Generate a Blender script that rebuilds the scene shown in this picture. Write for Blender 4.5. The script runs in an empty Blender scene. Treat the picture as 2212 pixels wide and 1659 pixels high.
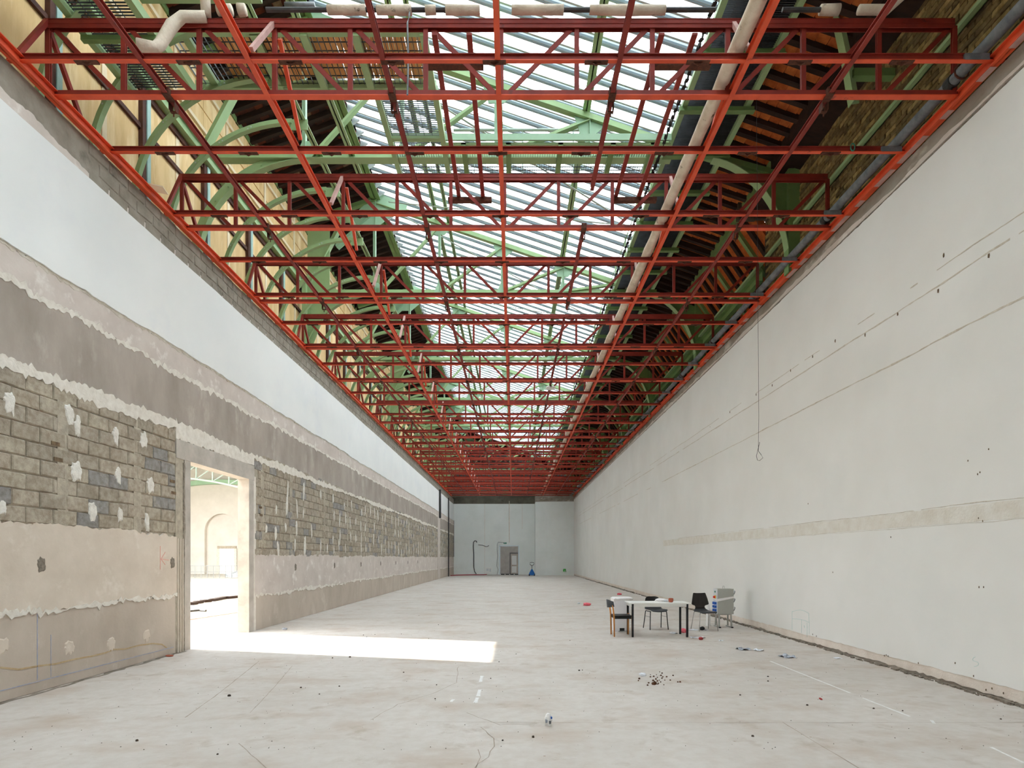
import bpy, math, random
from mathutils import Vector, Matrix

random.seed(11)
C = bpy.context.scene
COL = C.collection
R = math.radians

# ------------------------------------------------------------------ camera, sky, sun, exposure
H = 1.7            # eye height
F = 1220.0         # focal length in pixels of the 2212 px wide frame
cd = bpy.data.cameras.new('camera')
cam = bpy.data.objects.new('camera', cd)
COL.objects.link(cam)
cam.location = (0, 0, H)
cam.rotation_euler = (R(90), 0, 0)
cd.sensor_fit = 'HORIZONTAL'
cd.sensor_width = 36.0
cd.lens = 36.0 * F / 2212.0
cd.shift_x = -3.0 / 2212.0
cd.shift_y = (1205.0 - 829.5) / 2212.0
cd.clip_start = 0.05
cd.clip_end = 400
C.camera = cam

w = bpy.data.worlds.new('sky')
C.world = w
w.use_nodes = True
bg = w.node_tree.nodes['Background']
bg.inputs[0].default_value = (0.925, 0.96, 1.0, 1)
bg.inputs[1].default_value = 7.5

sd = bpy.data.lights.new('sun', 'SUN')
sun = bpy.data.objects.new('sun', sd)
COL.objects.link(sun)
sd.energy = 13.0
sd.angle = R(0.6)
sd.color = (1.0, 0.93, 0.82)
sun.location = (-40, 10, 40)
sun.rotation_euler = Vector((-5.91, 1.41, 3.5)).to_track_quat('Z', 'Y').to_euler()

C.view_settings.view_transform = 'Standard'
C.view_settings.look = 'None'
C.view_settings.gamma = 1.0
C.view_settings.use_curve_mapping = False
C.view_settings.exposure = 0.45
try:
    C.cycles.use_denoising = True
    C.cycles.max_bounces = 10
    C.cycles.diffuse_bounces = 6
    C.cycles.transparent_max_bounces = 16
    C.cycles.sample_clamp_indirect = 8
except Exception:
    pass

# ------------------------------------------------------------------ materials
def lin(c):
    out = []
    for v in c:
        v /= 255.0
        out.append(v / 12.92 if v <= 0.04045 else ((v + 0.055) / 1.055) ** 2.4)
    return (out[0], out[1], out[2], 1.0)

def new_mat(name):
    m = bpy.data.materials.new(name)
    m.use_nodes = True
    nt = m.node_tree
    return m, nt, nt.nodes['Principled BSDF']

def mat(name, c1, c2=None, scale=6.0, detail=6.0, rough=0.8, metal=0.0, bump=0.0, bscale=40.0,
        c3=None, s3=1.2, t3=(0.55, 0.7), rand=None, stretch=None, spec=0.3):
    """c1/c2 mixed by fine noise, optional stains c3 from a second noise, optional per-piece tint list rand."""
    m, nt, b = new_mat(name)
    b.inputs['Roughness'].default_value = rough
    b.inputs['Metallic'].default_value = metal
    b.inputs['Specular IOR Level'].default_value = spec
    N, L = nt.nodes, nt.links
    tc = N.new('ShaderNodeNewGeometry')
    vec = tc.outputs['Position']
    if stretch:
        mp = N.new('ShaderNodeMapping')
        mp.inputs['Scale'].default_value = stretch
        L.new(vec, mp.inputs['Vector'])
        vec = mp.outputs['Vector']
    col = None
    if rand:
        oi = N.new('ShaderNodeObjectInfo')
        ad = N.new('ShaderNodeMath'); ad.operation = 'ADD'
        L.new(oi.outputs['Random'], ad.inputs[0]); L.new(tc.outputs['Random Per Island'], ad.inputs[1])
        fr = N.new('ShaderNodeMath'); fr.operation = 'FRACT'
        L.new(ad.outputs[0], fr.inputs[0])
        cr = N.new('ShaderNodeValToRGB')
        cr.color_ramp.interpolation = 'CONSTANT'
        els = cr.color_ramp.elements
        els[0].position = 0.0; els[0].color = lin(rand[0])
        els[1].position = 1.0 / len(rand); els[1].color = lin(rand[1])
        for i in range(2, len(rand)):
            e = els.new(i / len(rand)); e.color = lin(rand[i])
        L.new(fr.outputs[0], cr.inputs[0])
        col = cr.outputs[0]
    if c2 is not None or col is not None:
        no = N.new('ShaderNodeTexNoise')
        no.inputs['Scale'].default_value = scale
        no.inputs['Detail'].default_value = detail
        no.inputs['Roughness'].default_value = 0.6
        L.new(vec, no.inputs['Vector'])
        rm = N.new('ShaderNodeMapRange')
        rm.inputs[1].default_value = 0.35; rm.inputs[2].default_value = 0.68
        L.new(no.outputs[0], rm.inputs[0])
        mx = N.new('ShaderNodeMix'); mx.data_type = 'RGBA'
        L.new(rm.outputs[0], mx.inputs[0])
        if col is not None:
            mx.blend_type = 'MULTIPLY'
            L.new(col, mx.inputs[6])
            mx.inputs[7].default_value = lin(c2) if c2 else (0.8, 0.8, 0.8, 1)
        else:
            mx.inputs[6].default_value = lin(c1)
            mx.inputs[7].default_value = lin(c2)
        col = mx.outputs[2]
    if c3 is not None:
        n2 = N.new('ShaderNodeTexNoise')
        n2.inputs['Scale'].default_value = s3
        n2.inputs['Detail'].default_value = 8.0
        n2.inputs['Roughness'].default_value = 0.65
        L.new(vec, n2.inputs['Vector'])
        r2 = N.new('ShaderNodeMapRange')
        r2.inputs[1].default_value = t3[0]; r2.inputs[2].default_value = t3[1]
        L.new(n2.outputs[0], r2.inputs[0])
        m2 = N.new('ShaderNodeMix'); m2.data_type = 'RGBA'
        L.new(r2.outputs[0], m2.inputs[0])
        if col is not None:
            L.new(col, m2.inputs[6])
        else:
            m2.inputs[6].default_value = lin(c1)
        m2.inputs[7].default_value = lin(c3)
        col = m2.outputs[2]
    if col is not None:
        L.new(col, b.inputs['Base Color'])
    else:
        b.inputs['Base Color'].default_value = lin(c1)
    if bump > 0:
        nb = N.new('ShaderNodeTexNoise')
        nb.inputs['Scale'].default_value = bscale
        nb.inputs['Detail'].default_value = 6.0
        L.new(tc.outputs['Position'], nb.inputs['Vector'])
        bp = N.new('ShaderNodeBump')
        bp.inputs['Strength'].default_value = bump
        bp.inputs['Distance'].default_value = 0.02
        L.new(nb.outputs[0], bp.inputs['Height'])
        L.new(bp.outputs[0], b.inputs['Normal'])
    return m

M = {}
M['mortar'] = mat('mortar', (182, 171, 154), (156, 147, 131), 9, bump=0.5, bscale=30)
M['block'] = mat('block', (150, 140, 125), (205, 200, 195), 14, bump=0.35, bscale=60, c3=(186, 176, 160), s3=2.6, t3=(0.56, 0.75),
                 rand=[(176, 164, 146), (170, 159, 142), (178, 167, 150), (164, 154, 138), (172, 162, 146), (150, 147, 143), (168, 157, 140), (180, 170, 152)])
M['block_dark'] = mat('block_dark', (110, 108, 105), (90, 90, 90), 9, bump=0.3, c3=(140, 135, 128), s3=3)
M['plaster_white'] = mat('plaster_white', (230, 230, 227), (224, 225, 223), 0.7, 4, rough=0.9, c3=(216, 218, 221), s3=0.5, t3=(0.55, 0.8), bump=0.06, bscale=12)
M['plaster_pink'] = mat('plaster_pink', (206, 195, 186), (192, 180, 171), 2.2, 8, rough=0.95, c3=(222, 215, 207), s3=3.0, t3=(0.56, 0.68), bump=0.2, bscale=18)
M['plaster_grey'] = mat('plaster_grey', (172, 161, 151), (150, 139, 129), 1.3, 9, rough=0.95, c3=(190, 181, 172), s3=1.6, t3=(0.57, 0.75), bump=0.2, bscale=14, stretch=(1, 1.2, 0.55))
M['plaster_cream'] = mat('plaster_cream', (212, 199, 184), (198, 184, 168), 1.8, 8, rough=0.95, c3=(222, 212, 200), s3=2.2, t3=(0.56, 0.72), bump=0.15, bscale=18)
M['plaster_low'] = mat('plaster_low', (192, 179, 165), (176, 163, 149), 1.6, 8, rough=0.95, c3=(206, 196, 184), s3=1.8, t3=(0.58, 0.74), bump=0.12, bscale=18, stretch=(1, 1, 0.6))
M['plaster_rag'] = mat('plaster_rag', (224, 218, 208), (206, 198, 186), 8, 8, rough=0.95, bump=0.5, bscale=30)
M['patch'] = mat('patch', (226, 222, 214), (206, 200, 190), 12, 8, rough=0.95, bump=0.5, bscale=40)
M['old_concrete'] = mat('old_concrete', (150, 142, 130), (124, 115, 102), 3.0, 9, rough=0.95, c3=(96, 88, 78), s3=2.2, t3=(0.58, 0.75), bump=0.4, bscale=25)
M['band_right'] = mat('band_right', (158, 150, 140), (128, 117, 105), 2.2, 9, rough=0.95, c3=(186, 178, 166), s3=2.0, t3=(0.55, 0.66), bump=0.3, bscale=25, stretch=(1, 0.6, 1.4))
M['concrete_frame'] = mat('concrete_frame', (188, 180, 170), (166, 158, 148), 3.0, 8, rough=0.9, c3=(120, 112, 104), s3=2.5, t3=(0.62, 0.75), bump=0.15)
M['right_plaster'] = mat('right_plaster', (229, 228, 224), (223, 221, 216), 0.5, 3, rough=0.9, c3=(218, 218, 214), s3=0.35, t3=(0.5, 0.8), bump=0.05, bscale=10)
M['scar'] = mat('scar', (212, 205, 193), (186, 176, 160), 9, 9, rough=0.95, bump=0.6, bscale=40)
M['band_patch'] = mat('band_patch', (224, 221, 213), (212, 206, 194), 5, 9, rough=0.95, bump=0.5, bscale=30)
M['hole'] = mat('hole', (124, 104, 80), (84, 68, 54), 20, rough=1.0)
M['skirt'] = mat('skirt', (226, 216, 205), (212, 199, 186), 4, 8, rough=0.95, bump=0.3)
M['rubble'] = mat('rubble', (146, 137, 124), (106, 97, 86), 18, 8, rough=1.0, bump=0.6)
M['end_plaster'] = mat('end_plaster', (234, 238, 236), (228, 232, 229), 0.5, 4, rough=0.9, c3=(218, 222, 218), s3=0.3, t3=(0.5, 0.8))
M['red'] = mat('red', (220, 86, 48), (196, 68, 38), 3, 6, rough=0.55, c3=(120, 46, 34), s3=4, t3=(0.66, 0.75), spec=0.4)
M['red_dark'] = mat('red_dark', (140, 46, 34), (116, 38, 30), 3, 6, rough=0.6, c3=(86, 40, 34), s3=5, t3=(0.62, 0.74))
M['red_pale'] = mat('red_pale', (196, 158, 150), (176, 136, 128), 6, rough=0.7)
M['rust'] = mat('rust', (96, 56, 40), (66, 40, 32), 30, rough=0.9)
M['green'] = mat('green', (152, 178, 130), (142, 168, 122), 2, rough=0.5, spec=0.4)
M['green_cool'] = mat('green_cool', (150, 182, 152), (140, 172, 142), 2, rough=0.5, spec=0.4)
M['green_deep'] = mat('green_deep', (118, 148, 92), (104, 132, 82), 2, rough=0.5, spec=0.4)
M['mint'] = mat('mint', (182, 198, 190), (174, 190, 182), 2, rough=0.6)
M['teal_steel'] = mat('teal_steel', (162, 192, 186), (146, 176, 170), 3, rough=0.5)
M['ply'] = mat('ply', (226, 194, 142), (204, 168, 116), 1.4, 6, rough=0.7, stretch=(1, 3.0, 0.6), c3=(238, 214, 170), s3=0.9, t3=(0.52, 0.7))
M['ply_batten'] = mat('ply_batten', (232, 214, 184), (222, 202, 170), 4, rough=0.7)
M['brown_steel'] = mat('brown_steel', (92, 56, 44), (66, 42, 36), 5, rough=0.7)
M['timber'] = mat('timber', (52, 36, 28), (36, 26, 22), 4, rough=0.9, stretch=(0.5, 3, 3))
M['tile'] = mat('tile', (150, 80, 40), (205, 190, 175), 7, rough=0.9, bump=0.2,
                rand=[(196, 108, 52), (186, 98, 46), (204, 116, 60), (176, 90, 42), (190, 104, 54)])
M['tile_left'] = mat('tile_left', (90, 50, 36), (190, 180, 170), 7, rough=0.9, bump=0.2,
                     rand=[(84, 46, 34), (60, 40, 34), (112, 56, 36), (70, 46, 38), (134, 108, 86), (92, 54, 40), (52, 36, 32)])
M['brick'] = mat('brick', (130, 110, 74), (200, 190, 170), 12, rough=0.95, bump=0.3, c3=(92, 80, 58), s3=2.0, t3=(0.55, 0.72),
                 rand=[(140, 122, 84), (124, 106, 74), (156, 136, 92), (112, 98, 70), (134, 114, 78), (168, 146, 98)])
M['brick_mortar'] = mat('brick_mortar', (84, 74, 60), (60, 52, 44), 14, rough=1.0, bump=0.4)
M['pipe_grey'] = mat('pipe_grey', (128, 130, 132), (96, 100, 104), 7, rough=0.5, c3=(150, 84, 58), s3=5, t3=(0.68, 0.76), metal=0.2)
M['pipe_dark'] = mat('pipe_dark', (72, 72, 72), (52, 52, 52), 6, rough=0.6)
M['lagging'] = mat('lagging', (222, 210, 192), (200, 184, 164), 5, 9, rough=0.95, c3=(92, 76, 62), s3=4.5, t3=(0.63, 0.7), bump=0.5, bscale=22)
M['grating'] = mat('grating', (74, 78, 80), (58, 62, 64), 6, rough=0.5, metal=0.3)
M['chain'] = mat('chain', (52, 46, 42), (36, 32, 30), 30, rough=0.8)
M['alu'] = mat('alu', (186, 191, 193), (176, 181, 184), 3, rough=0.5, metal=0.2)
M['zinc'] = mat('zinc', (150, 156, 160), (138, 144, 148), 1, rough=0.6)
M['white_lam'] = mat('white_lam', (232, 232, 228), rough=0.4)
M['black'] = mat('black', (34, 34, 35), (28, 28, 29), 8, rough=0.5)
M['black_wood'] = mat('black_wood', (46, 40, 38), (36, 32, 30), 3, rough=0.5, stretch=(8, 1, 1))
M['grey_shell'] = mat('grey_shell', (58, 60, 62), rough=0.5)
M['chrome'] = mat('chrome', (200, 200, 198), rough=0.25, metal=0.9)
M['oak'] = mat('oak', (196, 132, 66), (176, 112, 52), 12, rough=0.5, stretch=(4, 4, 0.6))
M['bin'] = mat('bin', (226, 224, 226), rough=0.5)
M['tape'] = mat('tape', (222, 232, 236), rough=0.5)
M['film'] = mat('film', (238, 236, 234), (226, 224, 224), 12, rough=0.35)
M['cab'] = mat('cab', (168, 168, 160), rough=0.5)
M['cab_light'] = mat('cab_light', (208, 212, 214), rough=0.5)
M['blue'] = mat('blue', (38, 92, 176), rough=0.5)
M['jack_blue'] = mat('jack_blue', (40, 104, 176), rough=0.5)
M['yellow'] = mat('yellow', (232, 196, 40), rough=0.5)
M['red_knob'] = mat('red_knob', (206, 40, 36), rough=0.5)
M['red_plastic'] = mat('red_plastic', (222, 74, 92), (236, 130, 140), 14, rough=0.4)
M['paper'] = mat('paper', (228, 230, 234), (206, 210, 216), 20, rough=0.8)
M['paper_grey'] = mat('paper_grey', (120, 124, 134), (200, 206, 214), 24, rough=0.8)
M['terracotta'] = mat('terracotta', (172, 96, 72), (150, 78, 58), 16, rough=0.7)
M['red_dot'] = mat('red_dot', (156, 52, 50), rough=0.6)
M['soil'] = mat('soil', (96, 62, 42), (62, 42, 30), 30, rough=1.0)
M['chip'] = mat('chip', (84, 72, 60), (58, 50, 44), 30, rough=1.0)
M['bottle'] = mat('bottle', (206, 212, 216), (150, 172, 196), 26, rough=0.35)
M['line_paint'] = mat('line_paint', (226, 226, 224), (206, 204, 200), 20, rough=0.8)
M['crack'] = mat('crack', (166, 152, 138), (146, 132, 118), 20, rough=1.0)
M['stain'] = mat('stain', (188, 168, 136), (176, 152, 116), 20, rough=1.0)
M['blue_line'] = mat('blue_line', (150, 158, 184), (176, 172, 178), 20, rough=1.0)
M['red_line'] = mat('red_line', (220, 160, 146), rough=1.0)
M['green_paint'] = mat('green_paint', (84, 190, 90), rough=0.8)
M['teal_line'] = mat('teal_line', (182, 208, 202), rough=0.9)
M['tarp'] = mat('tarp', (200, 204, 206), (180, 186, 190), 6, rough=0.5)
M['fence_steel'] = mat('fence_steel', (140, 142, 140), rough=0.5)
M['nave_floor'] = mat('nave_floor', (176, 168, 156), (166, 158, 146), 2, rough=0.9)
M['nave_wall'] = mat('nave_wall', (204, 198, 190), (192, 186, 178), 0.8, 8, rough=0.95, bump=0.2, bscale=4)
M['exit_green'] = mat('exit_green', (46, 120, 100), rough=0.5)
M['hose_red'] = mat('hose_red', (168, 62, 70), rough=0.5)
M['end_dark'] = mat('end_dark', (112, 108, 96), (84, 82, 74), 1.5, 8, rough=0.95, c3=(60, 58, 54), s3=1.2)
M['upper_end'] = mat('upper_end', (118, 116, 110), (96, 96, 92), 0.6, 6, rough=0.95, c3=(104, 124, 100), s3=0.5, t3=(0.55, 0.6))

def floor_material():
    m, nt, b = new_mat('floor_concrete')
    N, L = nt.nodes, nt.links
    b.inputs['Roughness'].default_value = 0.75
    b.inputs['Specular IOR Level'].default_value = 0.25
    g = N.new('ShaderNodeNewGeometry')
    def noise(scale, detail, st=None):
        v = g.outputs['Position']
        if st:
            mp = N.new('ShaderNodeMapping'); mp.inputs['Scale'].default_value = st
            L.new(v, mp.inputs['Vector']); v = mp.outputs['Vector']
        n = N.new('ShaderNodeTexNoise'); n.inputs['Scale'].default_value = scale
        n.inputs['Detail'].default_value = detail; n.inputs['Roughness'].default_value = 0.62
        L.new(v, n.inputs['Vector'])
        return n.outputs[0]
    def rng(x, a, c, lo=0.0, hi=1.0):
        r = N.new('ShaderNodeMapRange'); r.inputs[1].default_value = a; r.inputs[2].default_value = c
        r.inputs[3].default_value = lo; r.inputs[4].default_value = hi
        L.new(x, r.inputs[0]); return r.outputs[0]
    def mix(f, a, c):
        x = N.new('ShaderNodeMix'); x.data_type = 'RGBA'
        L.new(f, x.inputs[0])
        for s, i in ((a, 6), (c, 7)):
            if isinstance(s, tuple): x.inputs[i].default_value = s
            else: L.new(s, x.inputs[i])
        return x.outputs[2]
    c = mix(rng(noise(0.55, 6), 0.35, 0.65), lin((200, 194, 187)), lin((189, 182, 174)))
    c = mix(rng(noise(7, 8), 0.4, 0.75, 0, 0.5), c, lin((176, 164, 152)))
    c = mix(rng(noise(0.9, 9, (1, 1.6, 1)), 0.5, 0.72, 0, 0.8), c, lin((174, 157, 141)))
    c = mix(rng(noise(2.4, 9), 0.58, 0.7, 0, 0.6), c, lin((162, 148, 132)))
    vo = N.new('ShaderNodeTexVoronoi'); vo.inputs['Scale'].default_value = 3.2
    L.new(g.outputs['Position'], vo.inputs['Vector'])
    c = mix(rng(vo.outputs['Distance'], 0.045, 0.03, 0, 0.75), c, lin((150, 132, 112)))
    v2 = N.new('ShaderNodeTexVoronoi'); v2.inputs['Scale'].default_value = 11
    L.new(g.outputs['Position'], v2.inputs['Vector'])
    c = mix(rng(v2.outputs['Distance'], 0.05, 0.035, 0, 0.5), c, lin((158, 144, 128)))
    L.new(c, b.inputs['Base Color'])
    bp = N.new('ShaderNodeBump'); bp.inputs['Strength'].default_value = 0.15; bp.inputs['Distance'].default_value = 0.01
    L.new(noise(24, 8), bp.inputs['Height']); L.new(bp.outputs[0], b.inputs['Normal'])
    return m
M['floor'] = floor_material()

def glass_material(name, tr, tl, f):
    m = bpy.data.materials.new(name); m.use_nodes = True
    nt = m.node_tree; N, L = nt.nodes, nt.links
    N.remove(N['Principled BSDF'])
    t = N.new('ShaderNodeBsdfTransparent'); t.inputs[0].default_value = tr
    d = N.new('ShaderNodeBsdfTranslucent'); d.inputs[0].default_value = tl
    x = N.new('ShaderNodeMixShader'); x.inputs[0].default_value = f
    L.new(t.outputs[0], x.inputs[1]); L.new(d.outputs[0], x.inputs[2])
    L.new(x.outputs[0], N['Material Output'].inputs[0])
    return m
M['glass'] = glass_material('glass', (0.93, 0.96, 0.96, 1), (0.9, 0.93, 0.95, 1), 0.2)
M['glass_blue'] = glass_material('glass_blue', (0.29, 0.335, 0.355, 1), (0.5, 0.6, 0.65, 1), 0.04)
M['sheet'] = glass_material('sheet', (0.97, 0.97, 0.98, 1), (0.86, 0.86, 0.88, 1), 0.14)
_n = M['sheet'].node_tree
_d = _n.nodes.new('ShaderNodeBsdfDiffuse'); _d.inputs[0].default_value = (0.78, 0.78, 0.8, 1)
for _l in list(_n.links):
    if _l.from_node.type == 'BSDF_TRANSLUCENT':
        _n.links.new(_d.outputs[0], _l.to_socket)

# ------------------------------------------------------------------ mesh helpers
class MB:
    def __init__(s):
        s.v, s.f = [], []
    def add(s, vs, fs):
        b = len(s.v)
        s.v += [tuple(p) for p in vs]
        s.f += [tuple(i + b for i in f) for f in fs]
        return s
    def box(s, x0, x1, y0, y1, z0, z1):
        v = [(x0, y0, z0), (x1, y0, z0), (x1, y1, z0), (x0, y1, z0), (x0, y0, z1), (x1, y0, z1), (x1, y1, z1), (x0, y1, z1)]
        return s.add(v, [(0, 3, 2, 1), (4, 5, 6, 7), (0, 1, 5, 4), (1, 2, 6, 5), (2, 3, 7, 6), (3, 0, 4, 7)])
    def bar(s, p, q, wd, ht, up=(0, 0, 1)):
        """rectangular bar from p to q, wd across, ht along up"""
        p, q = Vector(p), Vector(q)
        d = (q - p).normalized(); u = Vector(up)
        if abs(d.dot(u)) > 0.99: u = Vector((0, 1, 0)) if abs(d.y) < 0.9 else Vector((1, 0, 0))
        a = d.cross(u).normalized(); u = a.cross(d).normalized()
        a *= wd / 2; u *= ht / 2
        v = [p - a - u, p + a - u, p + a + u, p - a + u, q - a - u, q + a - u, q + a + u, q - a + u]
        return s.add(v, [(0, 1, 2, 3), (7, 6, 5, 4), (0, 4, 5, 1), (1, 5, 6, 2), (2, 6, 7, 3), (3, 7, 4, 0)])
    def sweep(s, pts, prof, ups=None, closed=True):
        """sweep 2D profile (a, u) along pts; a = sideways, u = up"""
        n, k = len(pts), len(prof)
        pts = [Vector(p) for p in pts]
        rings = []
        for i, p in enumerate(pts):
            d = (pts[min(i + 1, n - 1)] - pts[max(i - 1, 0)]).normalized()
            u = Vector(ups[i] if isinstance(ups, list) else (ups or (0, 0, 1)))
            if abs(d.dot(u)) > 0.98: u = Vector((0, 1, 0)) if abs(d.y) < 0.9 else Vector((1, 0, 0))
            a = d.cross(u).normalized(); u = a.cross(d).normalized()
            rings.append([p + a * x + u * y for x, y in prof])
        vs = [v for r in rings for v in r]
        fs = []
        for i in range(n - 1):
            for j in range(k):
                j2 = (j + 1) % k
                fs.append((i * k + j, i * k + j2, (i + 1) * k + j2, (i + 1) * k + j))
        fs.append(tuple(range(k - 1, -1, -1))); fs.append(tuple((n - 1) * k + j for j in range(k)))
        return s.add(vs, fs)
    def tube(s, pts, r, n=8):
        rr = r if isinstance(r, (list, tuple)) else None
        if rr is None:
            return s.sweep(pts, [(r * math.cos(2 * math.pi * i / n), r * math.sin(2 * math.pi * i / n)) for i in range(n)])
        pts = [Vector(p) for p in pts]; vs = []; fs = []; m = len(pts)
        for i, p in enumerate(pts):
            d = (pts[min(i + 1, m - 1)] - pts[max(i - 1, 0)]).normalized(); u = Vector((0, 0, 1))
            if abs(d.z) > 0.98: u = Vector((0, 1, 0))
            a = d.cross(u).normalized(); u = a.cross(d).normalized()
            for j in range(n):
                t = 2 * math.pi * j / n
                vs.append(p + a * rr[i] * math.cos(t) + u * rr[i] * math.sin(t))
        for i in range(m - 1):
            for j in range(n):
                fs.append((i * n + j, i * n + (j + 1) % n, (i + 1) * n + (j + 1) % n, (i + 1) * n + j))
        fs.append(tuple(range(n - 1, -1, -1))); fs.append(tuple((m - 1) * n + j for j in range(n)))
        return s.add(vs, fs)
    def prism(s, poly, ax, a0, a1):
        """extrude a 2D polygon along axis ax ('x','y','z') from a0 to a1"""
        k = len(poly)
        def P(p, t):
            if ax == 'x': return (t, p[0], p[1])
            if ax == 'y': return (p[0], t, p[1])
            return (p[0], p[1], t)
        v = [P(p, a0) for p in poly] + [P(p, a1) for p in poly]
        fs = [tuple(range(k)), tuple(range(2 * k - 1, k - 1, -1))]
        for i in range(k):
            j = (i + 1) % k
            fs.append((i, i + k, j + k, j))
        return s.add(v, fs)
    def lathe(s, prof, c=(0, 0, 0), n=16):
        vs, fs = [], []
        for r, z in prof:
            for j in range(n):
                t = 2 * math.pi * j / n
                vs.append((c[0] + r * math.cos(t), c[1] + r * math.sin(t), c[2] + z))
        for i in range(len(prof) - 1):
            for j in range(n):
                fs.append((i * n + j, i * n + (j + 1) % n, (i + 1) * n + (j + 1) % n, (i + 1) * n + j))
        fs.append(tuple(range(n - 1, -1, -1))); fs.append(tuple((len(prof) - 1) * n + j for j in range(n)))
        return s.add(vs, fs)
    def mesh(s, name, m, smooth=False):
        me = bpy.data.meshes.new(name)
        me.from_pydata(s.v, [], s.f)
        me.materials.append(M[m] if isinstance(m, str) else m)
        if smooth:
            for p in me.polygons: p.use_smooth = True
        me.validate()
        return me
    def build(s, name, m, parent=None, smooth=False, kind=None, label=None):
        return put(name, s.mesh(name, m, smooth), parent, kind, label)

def put(name, me, parent=None, kind=None, label=None, loc=None, rot=None):
    o = bpy.data.objects.new(name, me)
    COL.objects.link(o)
    if parent is not None: o.parent = parent
    if kind: o['kind'] = kind
    if label: o['label'] = label
    if loc is not None: o.location = loc
    if rot is not None: o.rotation_euler = rot
    return o

def thing(name, label, cat, loc=(0, 0, 0), rz=0.0, group=None):
    o = bpy.data.objects.new(name, None)
    o.empty_display_size = 0.1
    COL.objects.link(o)
    o.location = loc; o.rotation_euler = (0, 0, rz)
    return tag(o, label, cat, group)

def tag(o, label, cat, group=None):
    o['label'] = label; o['category'] = cat; o['kind'] = 'thing'
    if group: o['group'] = group
    return o

def struct(o, label=None):
    o['kind'] = 'structure'
    if label: o['label'] = label
    return o

def copy_tree(o, parent=None):
    c = o.copy(); COL.objects.link(c)
    c.parent = parent
    for ch in list(o.children): copy_tree(ch, c)
    return c

def P(px, py, Y):
    """a point at depth Y that the photograph shows at px, py"""
    return ((px - 1109.0) * Y / F, Y, H + (1205.0 - py) * Y / F)
def G(px, py):
    """a point on the floor"""
    Y = F * H / (py - 1205.0)
    return ((px - 1109.0) * Y / F, Y)

ORD = ['first', 'second', 'third', 'fourth', 'fifth', 'sixth', 'seventh', 'eighth', 'ninth', 'tenth', 'eleventh', 'twelfth', 'thirteenth',
       'fourteenth', 'fifteenth', 'sixteenth', 'seventeenth', 'eighteenth', 'nineteenth', 'twentieth'] + \
      ['twenty-' + k for k in ('first', 'second', 'third', 'fourth', 'fifth', 'sixth', 'seventh', 'eighth', 'ninth')] + \
      ['thirtieth'] + ['thirty-' + k for k in ('first', 'second', 'third', 'fourth', 'fifth', 'sixth', 'seventh', 'eighth', 'ninth')]

def fnoise(seed):
    """smooth-ish 1D noise made of random steps at several scales"""
    rnd = random.Random(seed)
    tabs = [[rnd.uniform(-1, 1) for _ in range(1024)] for _ in range(4)]
    def f(t):
        s = 0
        for k, (fr, am) in enumerate(((0.7, 0.5), (2.3, 0.3), (6.1, 0.2), (15.0, 0.14))):
            x = t * fr + 300; i = int(math.floor(x)); u = x - i
            s += am * (tabs[k][i % 1024] * (1 - u) + tabs[k][(i + 1) % 1024] * u)
        return s
    return f

def steps(y0, y1, near=0.05, grow=0.006):
    ys, y = [], y0
    while y < y1:
        ys.append(y); y += near + grow * max(0, y - 6)
    ys.append(y1)
    return ys

SJ = random.Random(77)
def sheet(mb, xb, xf, y0, y1, zlo, zhi, near=0.035, grow=0.006, jit=0.0):
    """a slab on a side wall: back at xb, front at xf, ragged lower/upper edges given by functions of y"""
    ys = steps(y0, y1, near, grow)
    v, f = [], []
    for y in ys:
        a, b = zlo(y) + SJ.gauss(0, jit), zhi(y) + SJ.gauss(0, jit)
        v += [(xb, y, a), (xf, y, a + 0.006), (xf, y, b - 0.006), (xb, y, b)]
    for i in range(len(ys) - 1):
        q = i * 4; r = q + 4
        for j in range(3): f.append((q + j, r + j, r + j + 1, q + j + 1))
    f.append((3, 2, 1, 0)); n = (len(ys) - 1) * 4; f.append((n, n + 1, n + 2, n + 3))
    mb.add(v, f)

XL, XR, YB = -6.02, 5.86, 57.0
YF = -7.0          # the hall goes on a little behind the viewer

# ------------------------------------------------------------------ floor
fl = MB().box(XL - 0.3, XR + 0.4, YF, YB + 0.5, -0.25, 0.0).build('floor', 'floor')
struct(fl, 'pale stained concrete floor of the empty hall')

# ------------------------------------------------------------------ left wall: mortar core, blocks, plaster layers
DY0, DY1, DZ = 10.52, 12.85, 3.49
core = MB()
xb, xf = XL - 0.24, XL - 0.022
core.box(xb, xf, YF, DY0 - 0.12, 0, 7.62)
core.box(xb, xf, DY1 + 0.15, YB, 0, 7.62)
core.box(xb, xf, DY0 - 0.12, DY1 + 0.15, DZ + 0.3, 7.62)
wl = core.build('wall_left', 'mortar')
struct(wl, 'stripped side wall of bare blocks and broken plaster layers')

def block_mesh(seed, L, Ht, D, j=0.006, c=0.012):
    rnd = random.Random(seed)
    x = lambda: rnd.uniform(-j, j)
    v = []
    for (yy, zz, dx) in ((-L / 2, -Ht / 2, 0), (L / 2, -Ht / 2, 0), (L / 2, Ht / 2, 0), (-L / 2, Ht / 2, 0)):
        v.append((0, yy + x(), zz + x()))
    base = list(v)
    for (a, yy, zz) in base: v.append((D - c, yy + x() * 0.3, zz + x() * 0.3))
    for (a, yy, zz) in base: v.append((D + x() * 0.3, yy * (1 - 2 * c / L) + x() * 0.5, zz * (1 - 2 * c / Ht) + x() * 0.5))
    f = []
    for r in (0, 4):
        for i in range(4):
            k = (i + 1) % 4
            f.append((r + i, r + k, r + 4 + k, r + 4 + i))
    f.append((8, 9, 10, 11))
    return v, f
BL, BH = 0.41, 0.205
variants = []
for i in range(7):
    mb = MB(); mb.add(*block_mesh(i, BL - 0.013, BH - 0.012, 0.026)); variants.append(mb.mesh('block', 'block'))
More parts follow.
